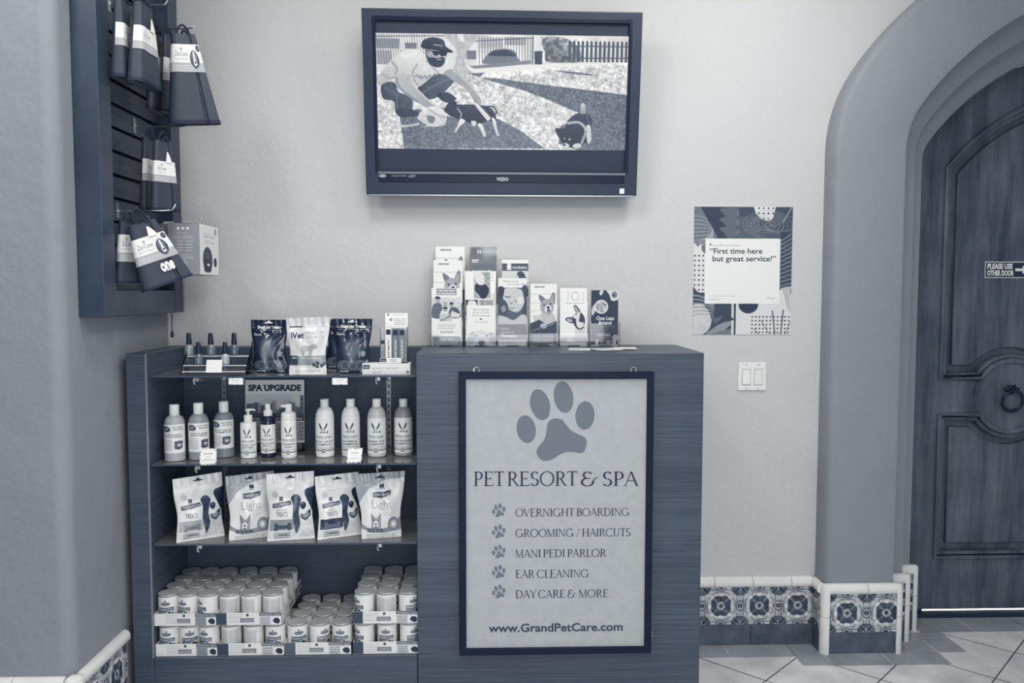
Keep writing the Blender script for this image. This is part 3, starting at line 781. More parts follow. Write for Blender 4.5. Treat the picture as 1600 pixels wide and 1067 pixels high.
def tv_art():
    c = Cv(115, 172, 1447, 766, .5, 222)
    every = np.ones((c.H, c.W))
    c.noise(every*(c.Y < 340), 26, 40, 3)
    for x0, x1, y0, y1, g in ((120, 250, 200, 250, 150), (240, 300, 180, 260, 240), (270, 330, 220, 250, 130), (120, 200, 260, 330, 170), (660, 780, 190, 240, 190), (790, 900, 185, 225, 170)): c.rect(x0, y0, x1, y1, g)
    for x in range(122, 380, 13): c.line([(x, 176), (x+14, 330)], 3, 90)
    c.line([(116, 190), (520, 182)], 4, 90)
    for x in range(655, 935, 15): c.line([(x, 184), (x+2, 325)], 3.4, 84)
    c.line([(600, 210), (940, 188)], 4, 90)
    c.blob([(478, 172), (645, 172), (628, 215), (600, 250), (580, 300), (600, 350), (660, 375), (500, 380), (525, 330), (540, 270), (505, 215)], 188); c.blob([(540, 172), (570, 172), (575, 215), (555, 205)], 225)
    c.noise(c.mpoly([(478, 172), (645, 172), (590, 280), (640, 372), (500, 372), (540, 270)]), 22, 9, 4)
    c.blob([(682, 322), (690, 285), (730, 252), (790, 244), (840, 255), (856, 285), (852, 312)], 118); c.blob([(705, 278), (735, 256), (800, 250), (838, 268), (845, 280), (760, 282)], 62)
    c.rect(590, 255, 640, 300, 120); c.poly([(600, 335), (930, 300), (930, 318), (640, 350)], 130)
    c.line([(937, 180), (937, 350)], 6, 80); c.poly([(945, 255), (990, 252), (986, 334), (948, 334)], 66)
    c.blob([(990, 190), (1100, 185), (1175, 230), (1190, 300), (1120, 312), (1010, 306), (1000, 260)], 130)
    c.noise(c.mpoly([(980, 180), (1190, 190), (1200, 310), (980, 312)]), 75, 14, 8)
    for x in range(1125, 1447, 23): c.poly([(x, 206), (x+6, 196), (x+13, 206), (x+13, 306), (x, 306)], 74)
    c.line([(1120, 226), (1447, 226)], 6, 84); c.line([(1120, 288), (1447, 284)], 6, 84)
    gr = c.mpoly([(115, 360), (480, 372), (660, 376), (940, 345), (1447, 308), (1447, 766), (115, 766)])
    c.put(gr, 206); c.poly([(600, 350), (940, 322), (1447, 306), (1447, 320), (1050, 348), (760, 392), (660, 392)], 232)
    c.noise(gr, 50, 11, 11); c.noise(gr, 44, 4.2, 12)
    sh = np.zeros((c.H, c.W))
    for P in ([(655, 392), (760, 396), (1000, 425), (1447, 474), (1447, 580), (1240, 585), (1150, 556), (1040, 510), (900, 458)], [(235, 600), (330, 556), (560, 610), (760, 605), (870, 662), (1005, 757), (255, 766)],
              [(1030, 350), (1200, 360), (1290, 375), (1180, 372)], [(1090, 640), (1250, 560), (1447, 575), (1447, 766), (1180, 766), (1080, 730)], [(590, 372), (690, 366), (660, 388)]): sh = np.maximum(sh, c.mpoly(P))
    c.put(sh, 84, .80); c.noise(sh, 30, 6, 14); c.noise(sh, 30, 3.4, 15)
    # crouching man in a cap
    def gb(P, g, gx=0., gy=0., nz=0, sc=6, sm=True):   # filled shape with its own tonal slope and texture
        m = c.mpoly(smooth_path(P, 5, True) if sm else P); c.put(m, g)
        xs, ys = np.mean([p[0] for p in P]), np.mean([p[1] for p in P])
        c.a = np.clip(c.a+(m*(gx*(c.X-xs)+gy*(c.Y-ys)))[..., None], 4, 252)
        if nz: c.noise(m, nz, sc, int(g)+len(P))
    def soft(P, w2, g, al=.35):
        for k in (1., .7, .4): c.curve(P, w2*k, g, al*.6)
    gb([(330, 450), (420, 382), (500, 384), (526, 408), (470, 470), (410, 505), (350, 500)], 84, .12, -.15, 14, 9); soft([(350, 480), (430, 430), (510, 400)], 14, 130); soft([(345, 450), (420, 395)], 10, 50)
    gb([(140, 440), (180, 418), (222, 430), (230, 470), (300, 500), (292, 580), (220, 585), (205, 520), (150, 505)], 82, .1, -.12, 14, 9); soft([(160, 450), (215, 480), (225, 560)], 12, 126); soft([(230, 500), (240, 575)], 10, 48)
    gb([(215, 560), (300, 560), (338, 588), (240, 600)], 58, 0, 0, 10)
    gb([(122, 400), (150, 360), (205, 300), (255, 265), (330, 252), (390, 300), (440, 348), (480, 325), (520, 345), (500, 380), (430, 376), (345, 440), (310, 425), (240, 385), (180, 415), (130, 438)], 206, .06, -.22, 9, 14)
    soft([(200, 320), (225, 350), (215, 384)], 16, 140, .5); soft([(150, 380), (190, 400), (235, 385)], 18, 160, .5); soft([(330, 330), (305, 380), (330, 432)], 14, 150, .5); soft([(380, 310), (420, 350), (440, 370)], 14, 160, .5); soft([(255, 290), (320, 280)], 20, 238, .5)
    c.curve([(318, 392), (330, 384), (338, 396), (350, 386), (352, 402), (372, 386), (380, 402), (398, 382), (402, 396), (424, 376)], 5, 110)
    gb([(214, 380), (300, 384), (318, 440), (400, 520), (452, 545), (478, 556), (470, 600), (440, 602), (388, 560), (260, 478), (222, 440)], 166, -.10, -.08, 9, 10); soft([(300, 392), (316, 440), (400, 522), (450, 548)], 12, 214, .6); soft([(222, 400), (240, 450), (330, 520)], 14, 120, .5)
    for q in ([(440, 548), (470, 556), (480, 562)], [(436, 566), (466, 580)], [(430, 580), (452, 602)]): c.curve(q, 3, 110)
    gb([(470, 372), (520, 352), (600, 418), (652, 480), (668, 522), (640, 530), (592, 458), (512, 404)], 160, .06, -.1, 9, 10); soft([(520, 356), (600, 424), (655, 490)], 8, 206, .6)
    gb([(372, 250), (380, 222), (470, 225), (488, 262), (482, 300), (468, 330), (430, 340), (395, 322), (376, 288)], 172, .3, -.2, 7, 8); gb([(372, 252), (384, 246), (388, 272), (378, 284)], 140)
    gb([(374, 266), (388, 290), (410, 292), (436, 296), (470, 290), (474, 318), (452, 341), (420, 340), (392, 320)], 56, .15, 0, 16, 5); c.ell(447, 303, 15, 4, 140); c.blob([(474, 270), (486, 284), (478, 292), (468, 288)], 190)
    c.poly([(408, 258), (490, 262), (484, 284), (456, 286), (446, 274), (438, 284), (418, 282)], 30); c.line([(380, 258), (412, 260)], 4, 40)
    gb([(358, 246), (360, 212), (392, 194), (432, 192), (470, 206), (482, 236), (520, 262), (495, 268), (430, 256)], 58, .1, -.25, 8, 7); c.line([(420, 228), (462, 234)], 6, 160); soft([(365, 244), (430, 250), (512, 264)], 6, 24, .8)
    # dogs
    gb([(330, 605), (352, 566), (400, 545), (448, 548), (482, 590), (468, 640), (400, 648), (360, 630)], 206, 0, -.4, 22, 7); gb([(430, 482), (470, 468), (505, 476), (534, 504), (500, 522), (462, 515)], 56, .1, -.3, 14, 5); c.poly([(430, 484), (452, 470), (462, 500)], 36)
    soft([(390, 560), (440, 590), (470, 600)], 14, 150, .5); gb([(380, 590), (420, 600), (410, 630), (385, 622)], 120, 0, 0, 20, 5)
    c.poly([(335, 628), (340, 640), (232, 656), (230, 642), (290, 640)], 196); c.poly([(370, 634), (380, 642), (350, 652), (440, 642), (440, 630)], 206); c.poly([(455, 600), (472, 604), (476, 640), (462, 636)], 196)
    gb([(470, 560), (498, 532), (545, 532), (640, 532), (712, 545), (742, 585), (744, 625), (700, 615), (648, 640), (590, 622), (540, 605), (500, 590)], 40, .05, -.35, 16, 6)
    gb([(476, 552), (496, 520), (535, 518), (530, 560), (505, 585), (480, 575)], 44, .2, -.2, 12, 5); c.poly([(498, 524), (540, 518), (522, 548)], 26); soft([(540, 552), (560, 578), (556, 602)], 8, 190, .8)
    gb([(628, 526), (650, 530), (700, 580), (716, 602), (700, 614), (676, 588)], 216, 0, 0, 10); c.curve([(690, 543), (728, 540), (748, 566), (742, 580)], 7, 44)
    for P in ([(556, 606), (582, 618), (548, 650), (534, 676), (524, 672), (540, 640)], [(646, 634), (668, 632), (690, 680), (692, 698), (676, 694), (662, 660)], [(722, 600), (742, 610), (752, 660), (764, 690), (750, 692), (738, 660)], [(614, 616), (640, 620), (636, 642), (618, 640)]): gb(P, 206, 0, -.5, 14, 5)
    gb([(1128, 612), (1160, 580), (1205, 566), (1250, 590), (1258, 640), (1250, 705), (1205, 735), (1130, 750), (1092, 715), (1062, 655), (1112, 650)], 42, .05, -.2, 16, 6); c.poly([(1060, 650), (1114, 652), (1100, 690)], 26); c.poly([(1150, 690), (1180, 650), (1196, 700)], 28)
    gb([(1196, 572), (1196, 535), (1200, 520), (1216, 520), (1222, 540), (1220, 572)], 176, 0, -1.2, 10); soft([(1230, 590), (1250, 640), (1240, 690)], 12, 90, .7)
    gb([(1228, 640), (1252, 640), (1256, 716), (1236, 722)], 200, 0, 0, 14, 5); c.curve([(1130, 624), (1190, 620), (1226, 660), (1206, 726)], 14, 156); c.curve([(1130, 622), (1190, 617), (1230, 660)], 4, 200)
    c.ell(1140, 708, 5, 4, 210); c.ell(1112, 704, 4, 4, 190); gb([(1098, 738), (1118, 728), (1140, 740), (1128, 754), (1106, 752)], 206, 0, 0, 16, 4); c.ell(1112, 738, 8, 6, 24); gb([(1160, 738), (1188, 728), (1206, 742), (1190, 754), (1164, 752)], 206, 0, 0, 16, 4)
    c.noise(every, 7, 4, 21)
    return c
c = tv_art(); flat_print('screen_picture', c, zx(113), zx(1449), zz(767), zz(173), .0092, SCREEN, tv)

# ------------------------------------------------------------------ bottles on the middle shelf
def bottle_label(kind, title, sub, seed, bg=236):
    c = Cv(-50, 0, 50, 130, .95, bg)
    if kind == 'rabbit':
        for s in (-1, 1):
            c.poly([(s*3, 36), (s*13, 15), (s*14.5, 24), (s*9, 36)], 36); c.poly([(s*2.5, 37), (s*8, 37), (s*5, 45)], 36)
            c.poly([(0, 50), (s*6.5, 46), (s*6.5, 54)], 36)
        c.ell(0, 43, 1.6, 2.4, 60); c.ell(14, 50, 2.4, 5, 36, 20); c.poly([(-11, 48), (-8, 48), (-10, 55)], 60)
        c.text(sub[0], 0, 71, 9, 64, 'c', width=60, bold=.01); c.lines(-24, 74, 24, 1, 3, 1.5, 150, seed)
        for i, t in enumerate(title): c.text(t, 0, 88+i*11, 6.5 if len(title) > 1 and i == 0 else 7.5, 66, 'c', bold=.02, width=min(72, 8.5*len(t)))
        c.lines(-34, 104, 34, 2, 5, 2, 130, seed+1)
        c.rect(-50, 115, 50, 118, 56); c.ell(0, 117, 9, 9, 230); c.ell(0, 117, 8, 8, 120); c.ell(0, 117, 5, 4, 190); c.lines(-16, 125, 16, 1, 3, 1.4, 170, seed+2)
    else:
        c.blob([(-36, 28), (-34, 12), (-22, 7), (-10, 14), (-6, 27), (-20, 33)], 84); c.ell(-23, 20, 9, 7, 150); c.ell(-28, 15, 4, 5, 60)
        c.text(sub[0], 36, 16, 6, 70, 'r', bold=.02); c.text(sub[1], 38, 26, 6, 70, 'r', bold=.02, width=34); c.line([(-38, 34), (-8, 34)], 1.4, 90)
        for i, t in enumerate(title): c.text(t, 4, 50+i*9, 6.6, 70, 'c', bold=.02, width=60)
        c.lines(-38, 68, 0, 11, 4.6, 2, 150, seed)
        x = 16+seed % 3*4
        c.blob([(x-12, 84), (x-8, 76), (x+4, 74), (x+14, 78), (x+14, 90), (x+12, 108), (x-10, 112), (x-14, 100)], 92); c.ell(x+2, 92, 7, 9, 200); c.ell(x+1, 86, 3, 3, 40); c.ell(x-10, 82, 4, 6, 60); c.ell(x+12, 82, 4, 6, 60); c.ell(x, 108, 4, 5, 50)
    c.noise(np.ones((c.H, c.W)), 4, 8, seed); return c
def bottle(label, cat, px, ybot, ytop, rpx, kind, body, prof, cap, lab, lz, span=190, yaw=0., group=None, extra=None):
    p = onZ(px, ybot-2, GZ[2]+.0005); k = (p[1]-CAM[1])/F
    R = rpx*k; y = p[1]+R*.8; top = at(px, ytop, y)[2]; H = top-GZ[2]; x = at(px, ytop+40, y)[0]
    t = thing(kind, label, cat, (x, y, GZ[2]+.0006), yaw, group)
    bm = NB(); lathe(bm, [(r*R, z*H) for r, z in prof], n=40); obj('body', bm, body, t, smooth=True)
    bm = NB(); lathe(bm, [(r*R, z*H) for r, z in cap], n=32); obj('cap', bm, WHITE, t, smooth=True)
    z0, z1 = lz; a = math.radians(span)
    grid_mesh('label', [(lab.a, lambda U, V: ((R+.0006)*np.sin((U-.5)*a), -(R+.0006)*np.cos((U-.5)*a), (z0+(z1-z0)*V)*H), False)], LABEL, t)
    if extra: extra(t, R, H)
    return t
BIG = [(.9, 0), (1, .012), (1, .62), (.99, .66), (.95, .71), (.86, .75), (.70, .785), (.5, .805), (.42, .81), (.42, .83)]
BCAP = [(.46, .805), (.48, .81), (.48, .985), (.45, 1.0), (.1, 1.0)]
cl1, cl2, cl3 = mat('milky amber bottle', 176, .3), mat('smoky bottle', 150, .28), mat('darker smoky bottle', 132, .28)
NS = ('NATURE\'S', 'SPECIALTIES')
bottle('leftmost tall shampoo bottle with a pale lower band and dog label, beside the side panel', 'bottle', 273, 723, 632, 15.6, 'shampoo_bottle', cl1, BIG, BCAP, bottle_label('dog', ('PAWPY', 'MOISTURIZER'), NS, 1), (.15, .66), 165, .12, 'tall shampoo bottles at the left end')
bottle('second tall shampoo bottle from the left, half behind a white price card', 'bottle', 310.5, 721, 629.5, 15.4, 'shampoo_bottle', cl2, BIG, BCAP, bottle_label('dog', ('PAW N KIND', 'MOISTURIZER'), NS, 2), (.15, .66), 165, .25, 'tall shampoo bottles at the left end')
bottle('third tall shampoo bottle from the left, darker, in front of the slotted rail', 'bottle', 350, 717, 627, 15.2, 'shampoo_bottle', cl3, BIG, BCAP, bottle_label('dog', ('BERRY GENTLE', 'SHAMPOO'), NS, 3), (.17, .68), 165, .05, 'tall shampoo bottles at the left end')
ML = ('Warren London',)
LOT = [(.92, 0), (1, .015), (1, .70), (.97, .715), (.5, .72), (.5, .74)]
def pump(t, R, H):
    c = t.children[1]; bm = NB(); lathe(bm, [(.16*R, .86*H), (.16*R, .95*H), (.38*R, .955*H), (.42*R, .98*H), (.2*R, 1.0*H)], n=20)
    tube(bm, [(0, -.1*R, .975*H), (.7*R, -.25*R, .985*H), (1.0*R, -.3*R, .965*H)], [.16*R, .13*R, .10*R], 8); obj('pump_nozzle', bm, WHITE, c, smooth=True)
bottle('white lotion bottle with a pump top, left of the dark spray bottle', 'bottle', 388.3, 718, 638.5, 12, 'lotion_bottle', WHITE, LOT, [(.5, .72), (.54, .73), (.54, .86), (.5, .87), (.1, .87)], bottle_label('rabbit', ('HYDRATING', 'BUTTER'), ML, 4, 242), (.05, .68), 175, .05, extra=pump)
def spray(t, R, H):
    bm = NB(); lathe(bm, [(.34*R, .87*H), (.38*R, .88*H), (.36*R, .99*H), (.3*R, 1.0*H), (.05*R, 1.0*H)], n=20); obj('spray_head', bm, WHITE, t.children[1], smooth=True)
bottle('dark glass spray bottle with white cap between two white bottles', 'bottle', 419, 716.5, 631, 11.4, 'spray_bottle', mat('dark bottle', 30, .12), [(.9, 0), (1, .015), (1, .66), (.97, .70), (.84, .745), (.62, .77), (.5, .78)], [(.58, .775), (.6, .785), (.6, .875), (.5, .885), (.1, .885)], bottle_label('rabbit', ('DEODORIZING', 'SPRAY'), ML, 5, 238), (.08, .62), 175, extra=spray)
def foam(t, R, H):
    bm = NB(); lathe(bm, [(.42*R, .85*H), (.44*R, .86*H), (.44*R, .985*H), (.38*R, 1.0*H), (.05*R, 1.0*H)], n=24)
    tube(bm, [(-.2*R, -.1*R, .955*H), (-.95*R, -.1*R, .96*H)], [.25*R, .16*R], 10); obj('foam_pump', bm, WHITE, t.children[1], smooth=True)
bottle('white foaming wash bottle with short pump, right of the dark spray bottle', 'bottle', 451.3, 718, 631, 11.6, 'foam_bottle', WHITE, [(.92, 0), (1, .015), (1, .695), (.96, .705), (.94, .71)], [(.96, .71), (1, .72), (1, .80), (.94, .83), (.6, .855), (.1, .86)], bottle_label('rabbit', ('FOAMING', 'WASH'), ML, 6, 242), (.05, .66), 175, .1, extra=foam)
SHB = [(.9, 0), (1, .018), (1, .66), (.985, .71), (.93, .76), (.83, .805), (.66, .845), (.48, .862), (.43, .865), (.43, .88)]
SHC = [(.45, .862), (.46, .866), (.47, .985), (.44, 1.0), (.1, 1.0)]
wb1, wb2, wb3, wb4 = mat('white bottle', 236, .3), mat('off white bottle', 226, .3), mat('pale grey bottle', 200, .3), mat('grey bottle', 158, .28)
bottle('white magic white shampoo bottle, left end of the four shampoo bottles', 'bottle', 507.5, 716.5, 623.5, 14.3, 'shampoo_bottle', wb1, SHB, SHC, bottle_label('rabbit', ('MAGIC WHITE', 'SHAMPOO'), ML, 7, 238), (.06, .68), 180, 0, 'shampoo bottles with long-eared dog emblem')
bottle('off-white oatmeal shampoo bottle standing behind a white price card', 'bottle', 548, 715.5, 623, 14.3, 'shampoo_bottle', wb2, SHB, SHC, bottle_label('rabbit', ('OATMEAL', 'SHAMPOO'), ML, 8, 232), (.06, .68), 180, .0, 'shampoo bottles with long-eared dog emblem')
bottle('neem oil shampoo bottle with pale grey shoulder, next to the right slotted rail', 'bottle', 588.7, 716, 623, 14.4, 'shampoo_bottle', wb3, SHB, SHC, bottle_label('rabbit', ('NEEM OIL', 'SHAMPOO'), ML, 9, 236), (.06, .68), 180, .0, 'shampoo bottles with long-eared dog emblem')
bottle('lavender shampoo bottle with grey shoulder, at the counter end of the shelf', 'bottle', 630.3, 714.5, 623, 14.2, 'shampoo_bottle', wb4, SHB, SHC, bottle_label('rabbit', ('LAVENDER', 'SHAMPOO'), ML, 10, 240), (.06, .68), 180, .0, 'shampoo bottles with long-eared dog emblem')

# spa upgrade card in its clear stand
def spa_art():
    c = Cv(0, 0, 91, 117, 1.7, 246)
    c.rect(1, 1, 90, 116, 236); c.lines(20, 9, 70, 1, 3, 1.6, 110, 3)
    c.rect(1, 26, 90, 70, 224); c.noise(c.mpoly([(1, 26), (90, 26), (90, 70), (1, 70)]), 10, 14, 2)
    r = random.Random(5); x = 2
    while x < 90:
        wd = r.uniform(3, 7); h = r.uniform(6, 22)+(16 if 38 < x < 46 or 82 < x < 88 else 0); c.rect(x, 62-h, min(x+wd, 90), 68, r.choice((110, 130, 150, 170))); x += wd
    c.rect(1, 62, 90, 70, 84); c.rect(1, 68, 90, 77, 44); c.text('UPGRADE TO SPA BATH', 45, 75.4, 5, 238, 'c', bold=.03, width=84)
    for y in (79, 86, 93, 100, 107): c.rect(2, y, 90, y+6.4, 138); c.text(r.choice(('DRAGON WASH BETTER', 'HYDRATE WASH', 'BLUEBERRY FACIAL CLEAN', 'MILO MEDICATED PAW')), 45, y+4.4, 3, 220, 'c', bold=.03, width=76)
    return c
ysp = -.165
a, b = at(384.5, 709, ysp), at(475.5, 593, ysp+.012)
st = thing('sign_holder', 'clear upright holder with the spa upgrade card behind the small bottles', 'sign holder', (a[0], ysp, GZ[2]+.0006))
wd, ht = b[0]-a[0], b[2]-GZ[2]
bm = NB(); prism(bm, [(.0015, .002), (.013, ht), (.0155, ht), (.004, .002)], -.002, wd+.002, 'x'); prism(bm, [(-.0055, .002), (.0065, ht), (.0085, ht), (-.0035, .002)], -.002, wd+.002, 'x')
box(bm, -.002, wd+.008, -.05, .03, 0, .003)
obj('clear_stand', bm, ACRY, st)
crd = obj('backing_card', NB() if False else prism(NB(), [(-.0028, .0245), (.0072, ht-.001), (.0118, ht-.001), (.0008, .0245)], 0, wd, 'x'), PAPER)
tag(crd, 'spa upgrade card with city skyline standing behind the small bottles', 'sign'); crd.location = (a[0], ysp, GZ[2])
cz0 = .026
grid_mesh('card_print', [(spa_art().a, lambda U, V: (U*wd, -.0034+.0105*V, cz0+V*(ht-.002-cz0)), False)], PRINT, crd, False)
bm = NB(); text_bm(bm, 'SPA UPGRADE', wd/2, ht*.845, 0, width=wd*.90, align='c', bold=.055)
for v in bm.verts: v.co.y = -.0038+.0105*(v.co.z-cz0)/(ht-cz0)-.0003
obj('heading', bm, INK2, crd)

# price cards
def price_tag(label, px0, py0, px1, py1, Y, lean=0., skew=0., hang=False):
    a, b = at(px0, py1, Y), at(px1, py0, Y); wd, ht = b[0]-a[0], b[2]-a[2]
    t = thing('price_tag', label, 'price tag', (a[0], Y, a[2]), 0, 'patterned price cards on the glass shelves')
    c = Cv(0, 0, 50, 42, 1.2, 248); r = random.Random(px0)
    for i in range(26):
        s = r.randrange(4); u = r.random(); q = ((u*50, 2), (u*50, 40), (2, u*42), (48, u*42))[s]; c.ell(q[0], q[1], 1.6, 1.2, r.choice((40, 90, 150)), r.uniform(0, 90))
    c.lines(12, 13, 38, 1, 3, 2, 120, px0); c.lines(16, 21, 34, 2, 6, 1.4, 190, px0+1)
    fn = lambda U, V: (U*wd+skew*V, lean*V, V*ht)
    bm = NB(); vs = [bm.verts.new(p) for p in ((0, .0003, 0), (wd, .0003, 0), (wd+skew, lean+.0003, ht), (skew, lean+.0003, ht), (0, .0012, 0), (wd, .0012, 0), (wd+skew, lean+.0012, ht), (skew, lean+.0012, ht))]
    for q in ((0, 1, 2, 3), (7, 6, 5, 4), (0, 4, 5, 1), (1, 5, 6, 2), (2, 6, 7, 3), (3, 7, 4, 0)): bm.faces.new([vs[i] for i in q])
    obj('card', bm, CARD, t); grid_mesh('card_print', [(c.a, fn, False)], PRINT, t, False)
    if hang: obj('clip', bx(wd*.1, wd*.9, .0012, .018, ht-.003, ht+.0, .0005, 1), ACRY, t); obj('clip_lip', bx(wd*.1, wd*.9, -.001, .018, ht+.0065, ht+.0085, .0005, 1), ACRY, t)
    else: obj('card_holder', box(box(NB(), -.004, wd+.008, -.008, .02, 0, .003), 0, wd, .002+lean*.1, .004+lean*.1, .002, ht*.3), ACRY, t)
    return t
yh = -.4335
price_tag('price card hung from the top shelf edge, between nail polish stand and first pouch', 357, 590.5, 380, 601, yh, hang=True)
price_tag('price card hung from the top shelf edge below the right dark pouch', 519, 590.5, 543, 601, yh, hang=True)
y1 = onZ(325, 725, GZ[2]+.003)[1]
o = price_tag('white price card leaning in front of the second tall bottle', 312, 701, 337.5, 725.5, y1, .012, -.002); o.location.z = GZ[2]+.0006
y1 = onZ(553, 722, GZ[2]+.003)[1]
o = price_tag('white price card leaning in front of the oatmeal shampoo', 541.5, 700.5, 564, 722.5, y1, .012, .004); o.location.z = GZ[2]+.0006

# ------------------------------------------------------------------ stand-up pouches
def pouch(name, label, art, bl, br, tl, tr, Z, depth, lean, m=GLOSSY, group=None, back=200, crumple=.0016, seed=1, hole=True, bulge=1., holez=.93):
    """bl, br: where the front foot touches the shelf; tl, tr: top corners in the picture; all become world points"""
    B0, B1 = onZ(*bl, Z+.001), onZ(*br, Z+.001)
    T0, T1 = at(*tl, B0[1]+lean), at(*tr, B1[1]+lean)
    org = (B0+B1)/2
    B0, B1, T0, T1 = [q-org for q in (B0, B1, T0, T1)]
    d = B1-B0; d[2] = 0; d /= np.linalg.norm(d); nrm = np.array([d[1], -d[0], 0.])       # outward, towards the room
    a = art.a; H, W = a.shape[:2]
    r = np.random.RandomState(seed)
    ph = r.rand(8)*6.28; fr = r.uniform(4, 15, 8); fz = r.uniform(-9, 9, 8)
    def base(U, V):
        P = [(B0[i]*(1-U)+B1[i]*U)*(1-V)+(T0[i]*(1-U)+T1[i]*U)*V for i in range(3)]
        pinch = (.022*np.sin(PI*np.clip(V*1.25, 0, 1))**2)*(1-2*U)          # sides draw in above the gusset
        return [P[i]+d[i]*pinch*.35 for i in range(3)]
    def env(U, V): return np.clip(np.minimum(U, 1-U)*9, 0, 1)**.6
    def front(U, V):
        P = base(U, V); th = (1-V)**.75*(1-.25*(1-V))*env(U, V)
        bl_ = depth*.32*bulge*np.sin(PI*np.clip(V*1.02, 0, 1))*np.sin(PI*U)**.7*(V < .88)
        bl_ = bl_*np.clip((.88-V)*8, 0, 1)
        cr = sum(np.sin(fr[i]*U*1.3+fz[i]*V+ph[i]+2.2*np.sin(5*V+ph[i-1])) for i in range(8))*crumple*.45*np.sin(PI*U)**.5
        cr = cr+.0012*np.exp(-((V-.84)/.012)**2)+crumple*.5*np.sin(40*U+ph[0]+6*V)*(V > .84)
        off = bl_+cr
        return [P[i]+nrm[i]*off for i in range(3)]
    def backf(U, V):
        P = base(U, V); th = depth*(1-V)**.8*env(U, V)
        return [P[i]-nrm[i]*(th+.001) for i in range(3)]
    bk = np.empty((24, 20, 3)); bk[:] = T(back)
    U1 = np.linspace(0, 1, W)
    def bottom(U, V):                                   # strip closing the foot
        P = base(U, 0*V); f = front(U, 0*V); b = backf(U, 0*V)
        return [f[i]*V+b[i]*(1-V) for i in range(3)]
    o = grid_mesh(name, [(a, front, False), (bk, backf, True), (np.repeat(bk[:4, :1], W, 1), bottom, False)], m)
    o.location = org
    tag(o, label, 'treat bag', group)
    if hole:                                            # hanger hole: a dark slot with a hump
        bm = NB(); pts = [(-.020, -.003), (.020, -.003), (.021, .001), (.012, .002), (.007, .004), (.004, .0085), (0, .010), (-.004, .0085), (-.007, .004), (-.012, .002), (-.021, .001)]
        c = np.array([v for v in front(np.array([[.5]]), np.array([[holez]]))]).reshape(3)+nrm*.0022
        sl = (T1-T0)/np.linalg.norm(T1-T0)
        bm.faces.new([bm.verts.new(c+sl*p[0]*.8+np.array([0, 0, p[1]*.8])) for p in pts])
        obj('hanger_hole', bm, mat('hanger hole', 20 if hole is True else hole, .8), o)
    return o
def dog_treat_art(kind, seed):
    c = Cv(0, 0, 100, 125, 1.5, 214)
    c.rect(0, 0, 100, 28, 224); c.noise(c.mpoly([(0, 0), (100, 0), (100, 30), (0, 30)]), 14, 12, seed)
    # big black and white dog at the right
    c.blob([(52, 60), (62, 44), (78, 38), (92, 40), (104, 50), (104, 125), (60, 125), (56, 100)], 216)
    m = c.mpoly(smooth_path([(49, 50), (56, 40), (66, 40), (73, 48), (75, 58), (70, 66), (69, 78), (71, 92), (66, 106), (60, 112), (57, 96), (54, 82), (51, 66)], 5, True)); c.put(m, 58); c.noise(m, 34, 5, seed+4)
    m = c.mpoly(smooth_path([(80, 34), (92, 29), (104, 32), (104, 74), (98, 70), (92, 60), (84, 50)], 5, True)); c.put(m, 54); c.noise(m, 34, 5, seed+5)
    c.blob([(70, 64), (75, 46), (80, 42), (88, 54), (97, 70), (98, 80), (88, 88), (76, 86), (69, 76)], 230); c.blob([(72, 57), (77, 54), (84, 57), (84, 64), (79, 68), (73, 64)], 38); c.ell(77, 58, 2.2, 1.4, 150)
    c.blob([(73, 76), (82, 77), (95, 69), (95, 80), (86, 87), (77, 85)], 74); c.blob([(78, 78), (90, 75), (92, 80), (86, 84), (79, 83)], 156); c.line([(66, 76), (75, 84), (84, 89), (96, 80)], 1.4, 60); c.ell(68, 49, 2, 1.8, 20); c.ell(93, 44, 2, 1.8, 20)
    for k in range(9): c.curve([(62+k*5, 92+k % 3*3), (60+k*5, 104), (63+k*5, 118)], 1, 176, .6)
    c.noise(c.mpoly([(56, 86), (104, 80), (104, 125), (58, 125)]), 20, 6, seed+2)
    c.poly([(4, 48), (50, 44), (56, 60), (54, 84), (4, 84)], 232)
    c.ell(18, 38, 7, 6, 176); c.rect(26, 42, 34, 50, 70); c.lines(24, 51, 36, 1, 2, 1.4, 120, 1); c.poly([(10, 55), (50, 50), (52, 57), (34, 60), (30, 62), (26, 61), (10, 63)], 54); c.text('PRESCRIPTION', 31, 58.6, 4, 214, 'c', bold=.02, width=36, rot=-6)
    if kind != 'plain': c.text('SOFT BAKED' if kind == 'soft' else 'HYPO', 30, 69, 5, 130, 'c', width=24 if kind == 'soft' else 14)
    c.text('TREATS', 30, 79, 9, 60, 'c', width=26)
    band = {'plain': 172, 'soft': 148, 'hypo': 50}[kind]
    c.poly([(4, 85), (56, 84), (56, 104), (4, 105)], band)
    bx_, g = 32, {'plain': 130, 'soft': 74, 'hypo': 104}[kind]
    for x in (14, 50):
        for y in (95, 102): c.ell(bx_+(x-32)*.8, y, 4.6, 4, g)
    c.rect(18, 95, 46, 102, g); c.lines(14, 110, 48, 3, 4, 2, 110, seed); c.rect(24, 113, 44, 115, 70); c.rect(0, 120, 100, 125, 236)
    return c
